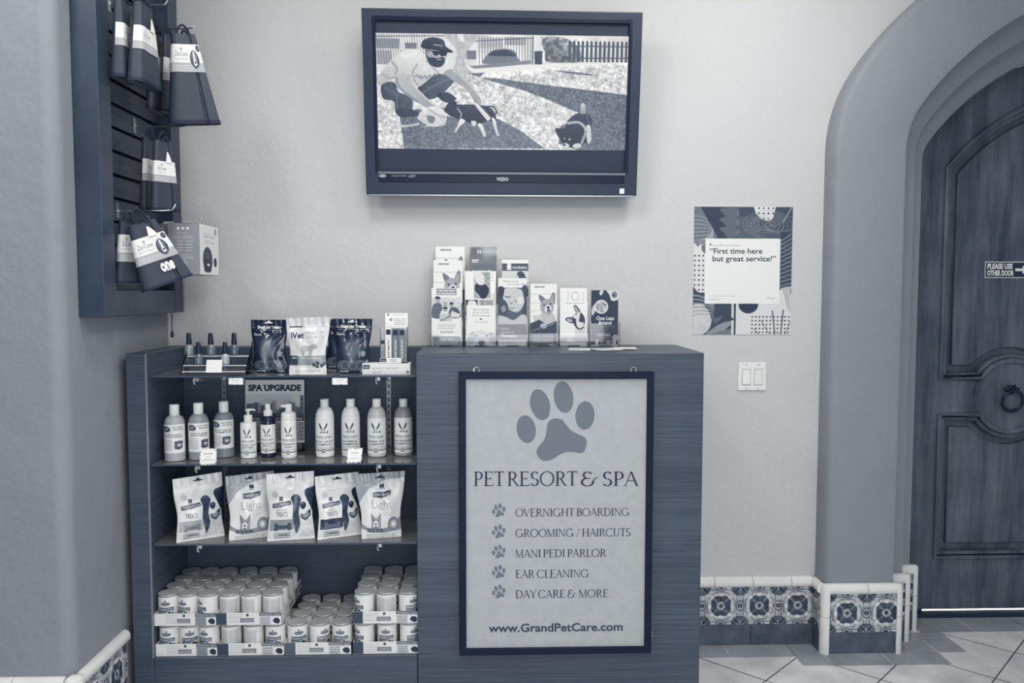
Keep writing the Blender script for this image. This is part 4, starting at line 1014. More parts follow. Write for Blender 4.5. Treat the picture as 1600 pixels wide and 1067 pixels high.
def light_art(seed):
    c = Cv(0, 0, 100, 125, 1.5, 226)
    c.poly([(0, 0), (100, 0), (100, 12), (60, 15), (25, 30), (0, 56)], 166); c.noise(np.ones((c.H, c.W)), 7, 14, seed)
    c.rect(46, 20, 60, 32, 236); c.rect(48, 21, 58, 28, 60); c.lines(47, 29, 59, 1, 2, 1.6, 120, 1)
    c.poly([(34, 36), (72, 34), (72, 42), (56, 46), (50, 47), (34, 45)], 76); c.text('SCIENCE DIET', 53, 42.5, 4, 220, 'c', bold=.02, width=34)
    c.text('Light', 52, 66, 15, 152, 'c', width=46, bold=.0); c.text('BISCUITS', 74, 71, 4, 168, 'r'); c.lines(54, 75, 76, 2, 4, 1.4, 180, 3)
    c.blob([(24, 76), (31, 84), (41, 84), (48, 76), (49, 92), (46, 108), (27, 108), (25, 92)], 158); c.poly([(24, 74), (33, 84), (26, 92)], 130); c.poly([(50, 74), (41, 84), (48, 92)], 140); c.ell(36, 98, 6, 8, 230); c.ell(36, 97, 2.4, 2, 40); c.ell(31, 90, 1.3, 1.3, 50); c.ell(42, 90, 1.3, 1.3, 50); c.ell(36, 103, 3, 2, 90)
    c.poly([(0, 94), (14, 102), (40, 108), (64, 104), (100, 84), (100, 110), (60, 114), (20, 110), (0, 104)], 146); c.poly([(10, 103), (58, 106), (58, 114), (30, 114), (14, 110)], 126)
    for x in (20, 30, 40, 50): c.ell(x, 109, 4, 3, 90, x)
    c.ell(80, 98, 14, 14, 128); c.ell(80, 98, 9, 8, 178); c.ell(80, 98, 4, 4, 230); c.lines(14, 117, 84, 2, 4, 1.6, 160, 4)
    return c
gB = 'stand-up treat bags on the lowest glass shelf'
pouch('treat_bag', 'treat bag with black and white dog, leftmost on the lowest glass shelf', dog_treat_art('plain', 1), (276, 848.5), (351, 837), (269.5, 749), (346.5, 737), GZ[3], .06, .03, group=gB, seed=2)
pouch('treat_bag', 'light biscuits bag with corgi face, second from left on lowest glass shelf', light_art(2), (358, 845), (424, 838), (352, 744.5), (428, 735.5), GZ[3], .06, .03, group=gB, seed=3)
pouch('treat_bag', 'soft baked treats bag with dog and bone, middle of the lowest glass shelf', dog_treat_art('soft', 4), (417.5, 846), (492, 841), (416, 741), (490.5, 735.6), GZ[3], .06, .03, group=gB, seed=5)
pouch('treat_bag', 'treat bag with dark label band and bone, fourth on the lowest glass shelf', dog_treat_art('hypo', 6), (496.5, 844), (566, 834.5), (492, 744.6), (560, 737), GZ[3], .06, .035, group=gB, seed=7)
pouch('treat_bag', 'light biscuits bag with corgi face, right end of lowest glass shelf', light_art(8), (565.5, 842.5), (627, 838), (553.5, 741), (632.5, 735.6), GZ[3], .055, .03, group=gB, seed=9, crumple=.0026)

def dark_pouch_art(v):
    c = Cv(0, 0, 100, 148, 1.5, 16)
    c.rect(0, 0, 100, 26, 24); c.text('DogLotz Treatz', 52, 24.5, 8, 248, 'c', bold=.03, width=64); c.lines(14, 28, 90, 1, 3, 1.6, 140, v); c.ell(40, 78, 36, 40, 46, soft=.8)
    c.text('Disney', 10, 44, 7, 236, width=22, bold=.01)
    if v == 1: c.ell(46, 82, 22, 30, 130, soft=.9)
    else: c.ell(50, 84, 26, 28, 110, soft=.9)
    c.ell(84, 94, 8, 9, 110); c.lines(79, 90, 90, 3, 4, 2, 200, 2)
    c.blob([(12, 114), (92, 114), (90, 138), (14, 138)], 92)
    for x in (28, 52, 74): c.ell(x, 126, 12, 12, 116); c.ell(x, 126, 9, 9, 84)
    c.lines(12, 141, 38, 1, 3, 3, 214, 4); c.lines(72, 141, 90, 1, 3, 3, 190, 5)
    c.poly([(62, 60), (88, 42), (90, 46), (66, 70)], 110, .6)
    return c
def ivet_art():
    c = Cv(0, 0, 100, 148, 1.4, 216)
    c.noise(np.ones((c.H, c.W)), 9, 16, 4); c.rect(0, 0, 100, 22, 206); c.rect(7, 22, 38, 25.5, 60)
    c.text('iVet', 10, 53, 15, 52, width=32, bold=.03); c.text('HEALTHY', 46, 43, 8, 150, width=42); c.text('REWARDS', 46, 55, 8, 160, width=44)
    c.blob([(32, 82), (40, 72), (56, 74), (70, 68), (78, 78), (66, 84), (62, 100), (56, 100), (54, 88), (44, 88), (40, 100), (35, 96)], 172)
    c.poly([(0, 100), (100, 98), (100, 122), (0, 124)], 150); c.rect(0, 98, 24, 122, 66); c.text('MINI', 14, 106, 5, 220, 'c', bold=.03); c.text('TRAINING TREATS', 60, 107, 5, 196, 'c', bold=.02, width=54)
    for x, y in ((68, 122), (78, 118), (88, 124), (76, 128), (94, 120)): c.ell(x, y, 5, 4.5, 64, x)
    c.rect(10, 130, 92, 146, 236); c.lines(18, 135, 82, 2, 4, 1.6, 150, 3)
    return c
gP = 'treat pouches on the top shelf'
pouch('treat_pouch', 'dark treat pouch at the left, next to the nail polish stand', dark_pouch_art(1), (395, 582), (450, 582.5), (392, 499.6), (447.6, 499.6), GZ[1], .05, .02, group=gP, back=20, seed=11, hole=230, m=FOIL, holez=.945, crumple=.0024)
pouch('treat_pouch', 'pale healthy rewards pouch standing between the dark treat pouches', ivet_art(), (452, 585.5), (510, 585.5), (447, 497), (516, 494.5), GZ[1], .05, .03, group=gP, back=210, seed=13, crumple=.003, hole=False)
pouch('treat_pouch', 'dark treat pouch at the right, in front of its twin pouch', dark_pouch_art(2), (525, 583), (577, 583), (519.5, 498), (581.8, 498), GZ[1], .05, .02, group=gP, back=20, seed=15, hole=230, m=FOIL, holez=.945, crumple=.0024)
pouch('treat_pouch', 'dark pouch mostly hidden behind the right dark treat pouch', dark_pouch_art(2), (507, 575.5), (560, 575.5), (513.5, 499), (571, 499), GZ[1], .03, .014, group=gP, back=20, seed=17, hole=False, m=FOIL)

# ------------------------------------------------------------------ nail polish stand, toothpaste boxes
yN = -.372
a, b = at(283.5, 588, yN-.05), at(384, 545, yN)
t = thing('polish_stand', 'stepped clear acrylic stand holding five nail polish bottles', 'stand', (a[0], yN, GZ[1]+.0006))
W_ = at(384.5, 588, yN-.05)[0]-a[0]
zs_ = [at(330, y, yy)[2]-GZ[1] for y, yy in ((570, yN-.02), (555.5, yN+.02))]
for x in (0, W_): obj('side_panel', prism(NB(), [(-.05, 0), (.04, 0), (.04, zs_[1]+.05), (.033, zs_[1]+.05), (-.05, .012)], x-.0015, x+.0015, 'x'), ACRY, t)
bm = NB()
for z, y0, y1 in ((zs_[0], -.036, .0), (zs_[1], .003, .039)): box(bm, .0016, W_-.0016, y0, y1, z-.003, z); box(bm, .0016, W_-.0016, y0, y0+.003, z-.028, z-.003)
box(bm, .0016, W_-.0016, -.05, -.0365, 0, .003); box(bm, .0016, W_-.0016, -.05, -.047, .003, .014)
obj('step', bm, ACRY, t)
bm = NB()
for z, y0 in ((zs_[0], -.0363), (zs_[1], .0027), (.014, -.0503)): box(bm, .002, W_-.002, y0-.0004, y0+.0002, z-.003, z)
obj('step_edge', bm, mat('bright acrylic edge', 226, .2), t)
a2, b2_ = at(321.5, 582, yN-.052), at(346, 562.5, yN-.05)
bm = NB(); prism(bm, [(-.0522, a2[2]-GZ[1]), (-.0400, b2_[2]-GZ[1]), (-.0394, b2_[2]-GZ[1]), (-.0514, a2[2]-GZ[1])], a2[0]-a[0], b2_[0]-a[0], 'x')
o = obj('price_tag', bm, CARD); o.location = (a[0], yN, GZ[1]); tag(o, 'blank white card leaning on the front of the nail polish stand', 'price tag')
def polish(px, row, g, label):
    z = zs_[row]; y = yN+(.021 if row else -.018); x = at(px, 545, y)[0]
    t = thing('nail_polish', label, 'nail polish', (x, y, GZ[1]+z+.0009), 0, 'nail polish bottles on the clear stand')
    k = (y-CAM[1])/F
    bm = NB(); lathe(bm, [(4.4*k, 0), (6.3*k, .8*k), (6.6*k, 5*k), (6.4*k, 11*k), (5.2*k, 15*k), (3.0*k, 17*k), (2.6*k, 18*k)], n=24); obj('bottle', bm, mat('polish', g, .08, coat=.6), t, smooth=True)
    bm = NB(); lathe(bm, [(4.2*k, 17.2*k), (4.3*k, 17.6*k), (3.3*k, 34*k), (2.8*k, 34.8*k), (.5*k, 35*k)], n=20); obj('brush_cap', bm, mat('polish cap', 24, .35), t, smooth=True)
polish(295.5, 1, 150, 'back row nail polish at the left end of the stand')
polish(329.5, 1, 120, 'back row nail polish in the middle of the stand')
polish(366, 1, 96, 'darkest back row nail polish at the right end of the stand')
polish(310, 0, 112, 'lower front nail polish left of the white card')
polish(351.5, 0, 172, 'pale lower front nail polish right of the white card')

yT = onZ(600, 585, GZ[1])[1]
a, b = at(566, 585, yT), at(641, 568, yT)
hb = b[2]-GZ[1]-.001
t = thing('toothpaste_box', 'long pale enzymatic toothpaste box lying flat by the counter', 'box', (a[0], yT, GZ[1]+.0006))
obj('carton', bx(0, b[0]-a[0], 0, .062, 0, hb, .001, 1), CARD, t)
c = Cv(0, 0, 75, 18, 2, 230); c.rect(1, 2, 12, 9, 54); c.text('Vetri', 6.5, 7, 3, 230, 'c', bold=.02); c.text('ENZYMATIC  TOOTHPASTE', 15, 10, 4, 140, width=42); c.rect(0, 12, 75, 18, 214); c.lines(16, 13, 30, 2, 2, 1, 150, 2)
c.rect(69, 12, 73, 16, 90); flat_print('carton_print', c, .0005, b[0]-a[0]-.0005, .0005, hb-.0005, -.0006, PRINT, t)
yT2 = yT+.012; zb = GZ[1]+hb+.0012
a, b = at(594, 567, yT2), at(636, 511, yT2)
t = thing('tube_dispenser', 'clear upright dispenser of slim toothpaste cartons on the flat box', 'dispenser', (a[0], yT2, zb))
wd, ht = b[0]-a[0], b[2]-zb
bm = NB(); box(bm, 0, .0015, 0, .045, 0, ht); box(bm, wd-.0015, wd, 0, .045, 0, ht); box(bm, .0015, wd-.0015, .0435, .045, 0, ht); box(bm, .0015, wd-.0015, 0, .0435, 0, .002); box(bm, .0015, wd-.0015, 0, .0015, .002, ht*.16)
obj('clear_case', bm, ACRY, t)
c = Cv(0, 0, 44, 10, 2, 232); c.rect(1, 1, 13, 8, 56); c.text('Vetri', 7, 6.4, 3, 230, 'c'); c.lines(20, 3, 34, 2, 3, 1.4, 120, 1); flat_print('front_print', c, 0, wd*.78, .001, ht*.15, -.0006, PRINT, t)
for i, (x0, x1, y0, top, g, lb) in enumerate(((594.8, 601.2, .020, 530, 190, 'slim grey toothpaste carton at the left side of the clear dispenser'), (602, 611.5, .006, 512, 236, 'white toothpaste carton with dark end in the clear dispenser'), (612.5, 622.5, .012, 513, 118, 'grey toothpaste carton in the middle of the clear dispenser'), (623.2, 632.5, .016, 513, 138, 'grey toothpaste carton at the right of the clear dispenser'))):
    p0, p1 = at(x0, 540, yT2+y0), at(x1, 540, yT2+y0); tz = at(x0, top, yT2+y0)[2]-zb
    o = obj('toothpaste_carton', bx(0, p1[0]-p0[0], 0, .012, 0, tz-.003, .0008, 1), mat('carton', g, .5), loc=(p0[0], yT2+y0, zb+.0028)); tag(o, lb, 'carton', 'slim toothpaste cartons in the dispenser')
    w2, h2 = p1[0]-p0[0], tz-.003
    obj('dark_patch', bx(w2*.15, w2*.9, -.0005, 0, h2*.80, h2*.95), INK2, o)
    bm = NB(); text_bm(bm, 'ENZYMATIC', 0, 0, 0, width=h2*.55, bold=.02)
    for v in bm.verts: v.co = (w2*.68-v.co.z*.7, -.0004, h2*.12+v.co.x)
    obj('carton_lettering', bm, INK if g > 150 else WINK, o)
p0, p1 = at(602, 509, yT2+.032), at(637, 489, yT2+.032)
o = obj('leaflet', bx(0, p1[0]-p0[0], 0, .0008, 0, p1[2]-zb-.003), PAPER, loc=(p0[0], yT2+.032, zb+.0028)); tag(o, 'white leaflet sticking up behind the toothpaste cartons', 'leaflet')
c = Cv(0, 0, 35, 22, 2, 246); c.ell(5, 3, 2, 2, 150); c.ell(9, 11, 2.4, 2.4, 150); c.lines(12, 3, 30, 1, 2, 1, 180, 1); c.lines(14, 9, 32, 4, 3, 1.2, 160, 2)
flat_print('leaflet_print', c, 0, p1[0]-p0[0], p0[2]-zb-.004, p1[2]-zb-.003, -.0004, PRINT, o)

# ------------------------------------------------------------------ trays of cans
CR, CH = .0345, .104
def can_art(rot, v):
    c = Cv(0, 0, 360, 120, .42, 232)
    def seg(x0, f):
        for s in (-360, 0, 360): f(x0+rot+s)
    def front(x):
        c.rect(x-48, 48, x+48, 120, (92, 112, 78)[v % 3]); c.text('Digestive Care', x-2, 61, 11, 222, 'c', bold=.02, width=84); c.poly([(x+8, 66), (x+48, 64), (x+48, 120), (x+4, 120)], 232); c.ell(x+22, 76, 11, 9, 44); c.ell(x+40, 80, 8, 9, 60); c.lines(x-44, 68, x+2, 3, 8, 4, 170, v)
        c.ell(x, 34, 27, 7, 84); c.rect(x-24, 28, x+24, 39, 96); c.text('PRESCRIPTION', x, 37, 6, 200, 'c', width=42); c.rect(x-4, 17, x+4, 25, 70); c.lines(x-24, 22, x+24, 1, 3, 2, 190, 2)
    def backp(x):
        c.rect(x-62, 14, x+62, 120, 204); c.lines(x-56, 24, x-4, 14, 7, 3, 166, 3); c.lines(x+4, 24, x+58, 14, 7, 3, 166, 4); c.rect(x-1, 14, x+1, 120, 236)
    seg(180, backp); seg(0, front); c.rect(0, 0, 360, 5, 150)
    return c
CANV = []
def can_meshes():
    bm = NB(); lathe(bm, [(CR-.0015, 0), (CR-.0003, .0018), (CR-.0012, .0035), (CR-.0012, CH-.0035), (CR-.0003, CH-.0015), (CR-.0012, CH)], n=36); b = obj('food_can', bm, LIDM, smooth=True)
    bm = NB(); lathe(bm, [(CR-.0013, CH-.0004), (CR-.0022, CH-.0002), (CR-.0045, CH-.0032), (CR-.011, CH-.0034), (CR-.0125, CH-.0026), (CR-.014, CH-.0034), (.004, CH-.0036), (.0001, CH-.0036)], n=36, cap=False); l = obj('can_lid', bm, LIDM, smooth=True)
    for i in range(7):
        a = can_art((0, 40, -45, 180, 150, 20, -20)[i], i).a
        a = np.concatenate([a, a[:, :1]], 1)
        def fn(U, V): t = (U-.5)*2*PI; return ((CR-.0002)*np.sin(t), -(CR-.0002)*np.cos(t), .0045+V*(CH-.009))
        a = np.roll(a[:, :-1], a.shape[1]//2, 1); a = np.concatenate([a, a[:, :1]], 1)
        o = grid_mesh('can_label', [(a, fn, False)], LABEL); CANV.append(o.data); bpy.data.objects.remove(o)
    bd_, ld = b.data, l.data
    bpy.data.objects.remove(b); bpy.data.objects.remove(l); return bd_, ld
CB, CLD = can_meshes()
gC = 'pet food cans on the bottom of the shelf unit'
COLN = ('left', 'middle', 'right'); ROWN = ('front', 'second', 'third', 'back')
def add_can(x, y, z, label, v):
    o = link(bpy.data.objects.new('food_can', CB)); o.location = (x, y, z); o.rotation_euler = (0, 0, rnd.uniform(-.06, .06)); tag(o, label, 'can', gC)
    link(bpy.data.objects.new('can_lid', CLD), o); link(bpy.data.objects.new('can_label', CANV[v]), o)
def tray_art(v):
    c = Cv(0, 0, 100, 20, 1.5, 232)
    c.rect(0, 0, 16, 20, (70, 232, 96)[v % 3]); c.lines(18, 3, 40, 5, 3, 1, 170, v); c.rect(46, 2, 50, 6, 60); c.rect(37, 9, 58, 16, 120); c.lines(39, 11, 56, 2, 2.4, 1.2, 190, v+3)
    c.rect(66, 0, 100, 20, 150 if v % 2 else 206); c.rect(66, 0, 100, 5, 70); c.text('Digestive Care', 83, 4.2, 3.4, 224, 'c', bold=.02, width=30); c.rect(84, 7, 100, 20, 236); c.blob([(87, 13), (90, 9), (95, 9), (98, 13), (96, 18), (90, 17)], 46); c.lines(68, 8, 82, 4, 3, 1.2, 120, v)
    return c
TRA = [tray_art(i) for i in range(3)]
def tray(px0, px1, z, name, where, rows, variants, full=True):
    x0, x1 = at(px0, 1000, -.433)[0], at(px1, 1000, -.433)[0]
    wd = x1-x0; y0, y1 = -.4355, -.1245
    t = thing('can_tray', where, 'tray', (x0, y0, z), 0, 'cardboard can trays in the shelf unit')
    hh = .043; th = .0014; d = y1-y0; m = CARD
    obj('bottom', bx(0, wd, 0, d, 0, .0015), m, t)
    fr = obj('front_wall', bx(0, wd, 0, th, .0015, hh), m, t); flat_print('wall_print', TRA[variants[0] % 3], 0, wd, .001, hh, -.0005, PRINT, fr)
    bm = NB(); prism(bm, [(th, .0015), (d-th, .0015), (d-th, hh+.012), (d*.7, hh), (th, hh)], wd-th, wd, 'x')
    sd = obj('side_wall', bm, m, t); grid_mesh('wall_print', [(TRA[(variants[0]+1) % 3].a, lambda U, V: (0*U+wd+.0005, U*d, .001+V*(hh-.001)), False)], PRINT, sd, False)
    obj('side_wall', prism(NB(), [(th, .0015), (d-th, .0015), (d-th, hh+.012), (d*.7, hh), (th, hh)], 0, th, 'x'), m, t)
    obj('back_wall', bx(th, wd-th, d-th, d, .0015, hh), m, t)
    pit = (wd-2*th-2*CR-.001)/2
    for r in range(rows):
        for c in range(3):
            add_can(x0+th+.0005+CR+c*pit, y0+th+.0004+CR+r*.0755, z+.0016, '%s can in the %s row of %s' % (COLN[c], ROWN[r], name), variants[1+(r*3+c) % (len(variants)-1)])
zl, zu = ZB+.0006, ZB+.1086
tray(243.5, 339.5, zl, 'the lower left tray', 'lower tray of cans at the far left, beside the side panel', 2, (1, 0, 5, 6))
tray(341, 443.5, zl, 'the lower tray second from left', 'lower tray of cans, second from the left', 2, (0, 3, 4, 0))
tray(445.5, 548.5, zl, 'the single-height tray', 'single-height tray of cans with nothing stacked on top', 4, (2, 5, 1, 0, 6))
tray(551.5, 655, zl, 'the lower right tray', 'lower tray of cans at the far right against the counter', 2, (0, 2, 0, 1))
tray(242.5, 338.6, zu, 'the upper left tray', 'upper tray of cans stacked at the far left', 4, (1, 0, 6, 2, 5))
tray(339.3, 440, zu, 'the upper middle tray', 'upper tray of cans stacked second from the left', 4, (0, 3, 4, 3, 0, 3, 4))
tray(551.5, 654, zu, 'the upper right tray', 'upper tray of cans stacked at the far right against the counter', 4, (0, 2, 3, 1, 6, 5))

# ------------------------------------------------------------------ brochures on the counter
def dogface(c, cx, cy, s, coat=170, ear=120, tongue=True):
    P = lambda L: [(cx+x*s, cy+y*s) for x, y in L]
    c.blob(P([(-9, -4), (-13, -14), (-8, -13), (-2, -8)]), ear); c.blob(P([(4, -7), (10, -18), (13, -12), (11, -2)]), ear)
    c.blob(P([(5, -8), (10, -15), (11, -9), (9, -3)]), 200, .6)
    c.blob(P([(-9, -4), (0, -9), (9, -5), (11, 2), (8, 9), (2, 13), (-6, 10), (-10, 4)]), coat); c.noise(c.mell(cx, cy, 11*s, 11*s), 14, 2*s, 3)
    c.ell(cx+2*s, cy+5*s, 5.5*s, 6*s, 226); c.ell(cx-4.4*s, cy-1*s, 1.3*s, 1.3*s, 44); c.ell(cx+6*s, cy-2*s, 1.3*s, 1.3*s, 44)
    c.ell(cx+2*s, cy+2.6*s, 2.4*s, 1.8*s, 40)
    if tongue: c.ell(cx+3*s, cy+8*s, 3*s, 3.4*s, 80); c.ell(cx+3.3*s, cy+9.4*s, 2*s, 2.4*s, 156)
BR = lambda bg=244: Cv(0, 0, 48, 97, 2.4, bg)
def b_dog(dark=False):
    c = BR(242); c.lines(8, 4, 26, 1, 3, 2, 120, 1)
    for y in (16, 30, 42): c.line([(0, y), (48, y)], .7, 190)
    c.blob([(12, 60), (20, 46), (38, 44), (46, 56), (46, 72), (14, 72)], 196); dogface(c, 30, 34, 1.15); c.ell(14, 54, 9, 5, 236)
    for x in range(6, 22, 3): c.line([(x, 50), (x+2, 58)], .9, 130)
    c.poly([(0, 62), (16, 56), (30, 64), (48, 58), (48, 78), (0, 78)], 72); c.ell(24, 66, 6, 4, 190); c.line([(2, 74), (44, 62)], 1.4, 140)
    c.rect(0, 78, 48, 97, 100 if dark else 120); c.lines(5, 81, 42, 4, 3, 1.4, 226, 2); c.lines(34, 94, 42, 1, 2, 1.6, 226, 3); return c
def b_family():
    c = BR(244); c.rect(0, 16, 48, 49, 214); c.noise(c.mpoly([(30, 16), (48, 16), (48, 49), (30, 49)]), 30, 3, 4)
    c.rect(8, 1, 40, 12, 158); c.text('Pay over time', 24, 6, 3.2, 244, 'c', bold=.03); c.text('for vet expenses', 24, 10.6, 3, 244, 'c', bold=.03, width=28)
    c.blob([(1, 49), (2, 30), (9, 25), (16, 28), (18, 49)], 108); c.ell(10, 20, 3.6, 4.6, 170); c.blob([(6, 18), (8, 14), (13, 15), (14, 18)], 50)
    c.blob([(14, 49), (16, 38), (22, 33), (30, 36), (34, 49)], 232); c.ell(22, 27, 3.4, 4.2, 176); c.ell(22, 36, 3.6, 4, 170); c.ell(22, 33.4, 3.6, 2, 50); c.ell(22, 40, 1.6, .8, 240)
    c.blob([(28, 49), (29, 36), (36, 32), (43, 36), (46, 49)], 96); c.ell(32, 29, 3.2, 4, 168); c.ell(32, 25.8, 3.3, 2, 56); c.poly([(32, 38), (46, 44), (44, 49), (30, 49)], 226)
    c.poly([(13, 43), (33, 43), (33, 56), (13, 56)], 206); c.curve([(15, 54), (22, 52), (30, 45)], 1.8, 110); c.curve([(17, 54), (24, 51), (31, 48)], 1.2, 150)
    c.lines(10, 61, 38, 3, 3.2, 1.2, 180, 3); c.text('CareCards', 24, 75, 3.4, 110, 'c', bold=.02); c.poly([(2, 81), (44, 81), (47, 84), (47, 97), (2, 97)], 158); c.text('Apply today', 24, 87, 3.4, 246, 'c', bold=.03); c.lines(6, 90, 42, 2, 3, 1.3, 226, 4); return c
def b_boarding():
    c = BR(246)
    for i, t in enumerate(('Boarding', 'Day Care', 'Grooming')): c.text(t, 24, 12+i*7.2, 4.6, 140, 'c', width=(25, 26, 28)[i])
    c.ell(24, 33, 2.2, 1.8, 90); c.lines(14, 38, 36, 2, 3, 1, 176, 2)
    c.blob([(4, 99), (8, 72), (18, 61), (32, 61), (42, 72), (47, 99)], 226); c.blob([(2, 90), (4, 70), (11, 63), (14, 74), (10, 92)], 200); c.blob([(37, 70), (42, 65), (48, 76), (48, 92), (41, 90)], 192)
    c.ell(16, 73, 2.6, 1.6, 60); c.ell(34, 73, 2.6, 1.6, 60); c.ell(25, 90, 5.4, 6.5, 110); c.ell(25, 87, 4.4, 3, 86); c.noise(c.mell(25, 84, 22, 24), 7, 5, 6); return c
def b_dogpanel():
    c = BR(245); c.rect(14, 2, 39, 44, 176); c.noise(c.mpoly([(14, 2), (39, 2), (39, 44), (14, 44)]), 34, 3, 7); c.blob([(16, 22), (24, 19), (32, 22), (37, 30), (33, 42), (26, 44), (20, 36), (16, 32)], 52); c.blob([(15, 3), (27, 4), (30, 20), (22, 22), (16, 14)], 230)
    c.noise(c.mpoly([(41, 4), (46, 4), (46, 70), (41, 70)]), 40, 3, 8); c.rect(1, 46, 20, 72, 70); c.blob([(4, 72), (5, 50), (12, 47), (18, 52), (18, 72)], 232); c.rect(22, 46, 44, 70, 170); c.noise(c.mpoly([(22, 46), (44, 46), (44, 70), (22, 70)]), 40, 3, 9)
    c.rect(1, 74, 18, 96, 150); c.noise(c.mpoly([(1, 74), (18, 74), (18, 96), (1, 96)]), 50, 4, 10); return c
def b_best():
    c = BR(120); c.rect(0, 0, 48, 22, 150); c.noise(c.mpoly([(0, 0), (48, 0), (48, 22), (0, 22)]), 60, 10, 2); c.rect(14, 4, 20, 9, 240); c.rect(16, 3, 18, 10, 110); c.lines(22, 6, 36, 1, 2, 1.6, 200, 1)
    c.text('BEST', 5, 21, 4, 240, bold=.03); c.rect(0, 24, 48, 97, 116); c.text('Recommend us BIG', 5, 34, 3, 240, bold=.02, width=34); c.text('or treat them just as well', 5, 38.5, 3, 240, bold=.02, width=38); return c
def b_puppy():
    c = BR(150); c.rect(0, 0, 48, 14, 240); c.text('Need a quick', 8, 6, 3, 130, width=26); c.text('cup, scoop on!', 15, 10, 3, 130, width=28)
    c.rect(0, 14, 48, 66, 100); c.blob([(8, 18), (22, 14), (40, 18), (44, 34), (34, 48), (20, 46), (10, 36)], 206); c.blob([(0, 14), (10, 14), (8, 28), (2, 36)], 60); c.blob([(40, 14), (48, 14), (48, 60), (36, 60), (44, 36)], 76)
    c.curve([(12, 26), (17, 28), (20, 26)], 1.4, 70); c.curve([(28, 32), (32, 34), (36, 31)], 1.2, 90); c.ell(22, 36, 3, 2, 170); c.curve([(18, 42), (23, 44), (27, 42)], 1.2, 120)
    c.blob([(0, 32), (8, 30), (15, 36), (17, 46), (10, 54), (0, 54)], 84); c.ell(9, 44, 4, 5, 150); c.ell(6, 39, 1.2, 1.2, 30); c.ell(37, 32, 5.6, 5.4, 226); c.blob([(0, 54), (14, 56), (26, 60), (40, 52), (48, 56), (48, 68), (0, 68)], 204)
    c.rect(0, 66, 48, 88, 152); c.text('Canine', 4, 74, 3.8, 236); c.text('parvovirus.', 4, 79, 3.8, 236); c.text('The basics.', 4, 84.6, 4.2, 244, bold=.03, width=28); c.rect(0, 88, 48, 97, 238); c.text('PremiumPet', 5, 94, 2.6, 180, width=26); return c
def b_revol():
    c = BR(244); c.rect(0, 5, 48, 15, 92); c.rect(9, 5, 17, 14, 214); c.ell(13, 9, 2.6, 2.6, 250); c.text('revolution', 19, 12, 4, 236, bold=.02, width=26)
    c.rect(0, 15, 48, 97, 214); c.blob([(24, 40), (25, 24), (30, 16), (40, 18), (46, 34), (46, 50)], 78); c.ell(27, 26, 3.4, 6, 206); c.blob([(10, 40), (14, 28), (20, 26), (24, 34), (24, 50)], 60); c.ell(18, 32, 3, 4, 226); return c
def b_aspca():
    c = BR(244); c.ell(27, 14, 7, 8, 206); c.ell(27, 14, 5, 6, 244)
    for x in (13, 40): c.lines(x, 6, x+3, 6, 3, 1.6, 196, x)
    c.lines(10, 25, 42, 1, 2, 1.4, 190, 2)
    c.blob([(24, 31), (29, 29), (36, 38), (36, 46), (30, 44)], 110); c.blob([(26, 33), (29, 32), (33, 40), (31, 42)], 200, .7); c.blob([(9, 53), (14, 49), (24, 50), (26, 58), (18, 59)], 100); c.blob([(12, 53), (18, 52), (22, 56), (16, 57)], 206, .8)
    c.blob([(22, 50), (28, 43), (38, 42), (44, 50), (44, 60), (38, 66), (30, 66), (25, 62)], 66); c.blob([(30, 42), (36, 42), (34, 56), (42, 58), (40, 66), (32, 66), (29, 58)], 224); c.ell(27, 48, 3, 3.4, 226); c.ell(37, 54, 2, 1.6, 40); c.curve([(29, 66), (36, 69), (43, 65)], 2.2, 60)
    c.blob([(28, 68), (36, 71), (44, 66), (46, 80), (46, 90), (26, 90), (26, 78)], 214); c.noise(c.mell(36, 78, 10, 11), 10, 4, 3); c.rect(0, 84, 48, 92, 176); c.text('ASPCA', 10, 91, 5, 246, bold=.04, width=18); c.lines(30, 87, 44, 2, 3, 1.6, 200, 3); c.rect(0, 92, 48, 97, 226); return c
def b_errand():
    c = Cv(0, 0, 48, 97, 2.4, 54); c.ell(18, 4, 3, 5, 214, 20); c.blob([(28, 0), (48, 0), (48, 14), (44, 18), (36, 18), (32, 8)], 216); c.ell(41, 8, 5, 6, 130); c.ell(40, 9, 2, 2, 60)
    c.blob([(1, 34), (5, 26), (9, 26), (7, 38), (2, 44)], 200); c.ell(18, 29, 12, 12, 240); c.ell(18, 29, 10.4, 10.2, 176); c.noise(c.mell(18, 29, 10, 10), 70, 2, 4)
    c.text('One Less', 25, 52, 6.4, 248, 'c', bold=.02, width=31); c.text('Errand', 25, 60, 6.4, 248, 'c', bold=.02, width=22); c.lines(9, 63, 42, 1, 2, 1, 150, 5)
    c.text('VetDirect', 22, 80, 5.4, 206, 'c', bold=.03, width=24); c.lines(14, 82, 36, 1, 2, 1, 150, 3); c.ell(43, 83, 5.4, 5.4, 196)
    for x, g in ((8, 226), (16, 110), (22, 80), (28, 160), (34, 120), (39, 214)): c.rect(x, 87, x+5, 96, g)
    c.rect(0, 95, 48, 97, 214); return c
def brochure(label, art, px0, px1, pytop, pybot, Y, lean=.006, dark=False):
    a, b = at(px0, pybot, Y), at(px1, pytop, Y+lean); wd, ht = b[0]-a[0], b[2]-a[2]
    dk = lean/ht; nrm = .0012
    bm = NB(); prism(bm, [(0, 0), (lean, ht), (lean+.004, ht), (.004, 0)], 0, wd, 'x')
    o = obj('brochure', bm, PAPER, loc=(a[0], Y, a[2])); tag(o, label, 'brochure', 'brochures in the clear counter holders')
    grid_mesh('cover', [(art.a, lambda U, V: (U*wd, -.0004+lean*V, V*ht), False)], PRINT, o, False)
    return o
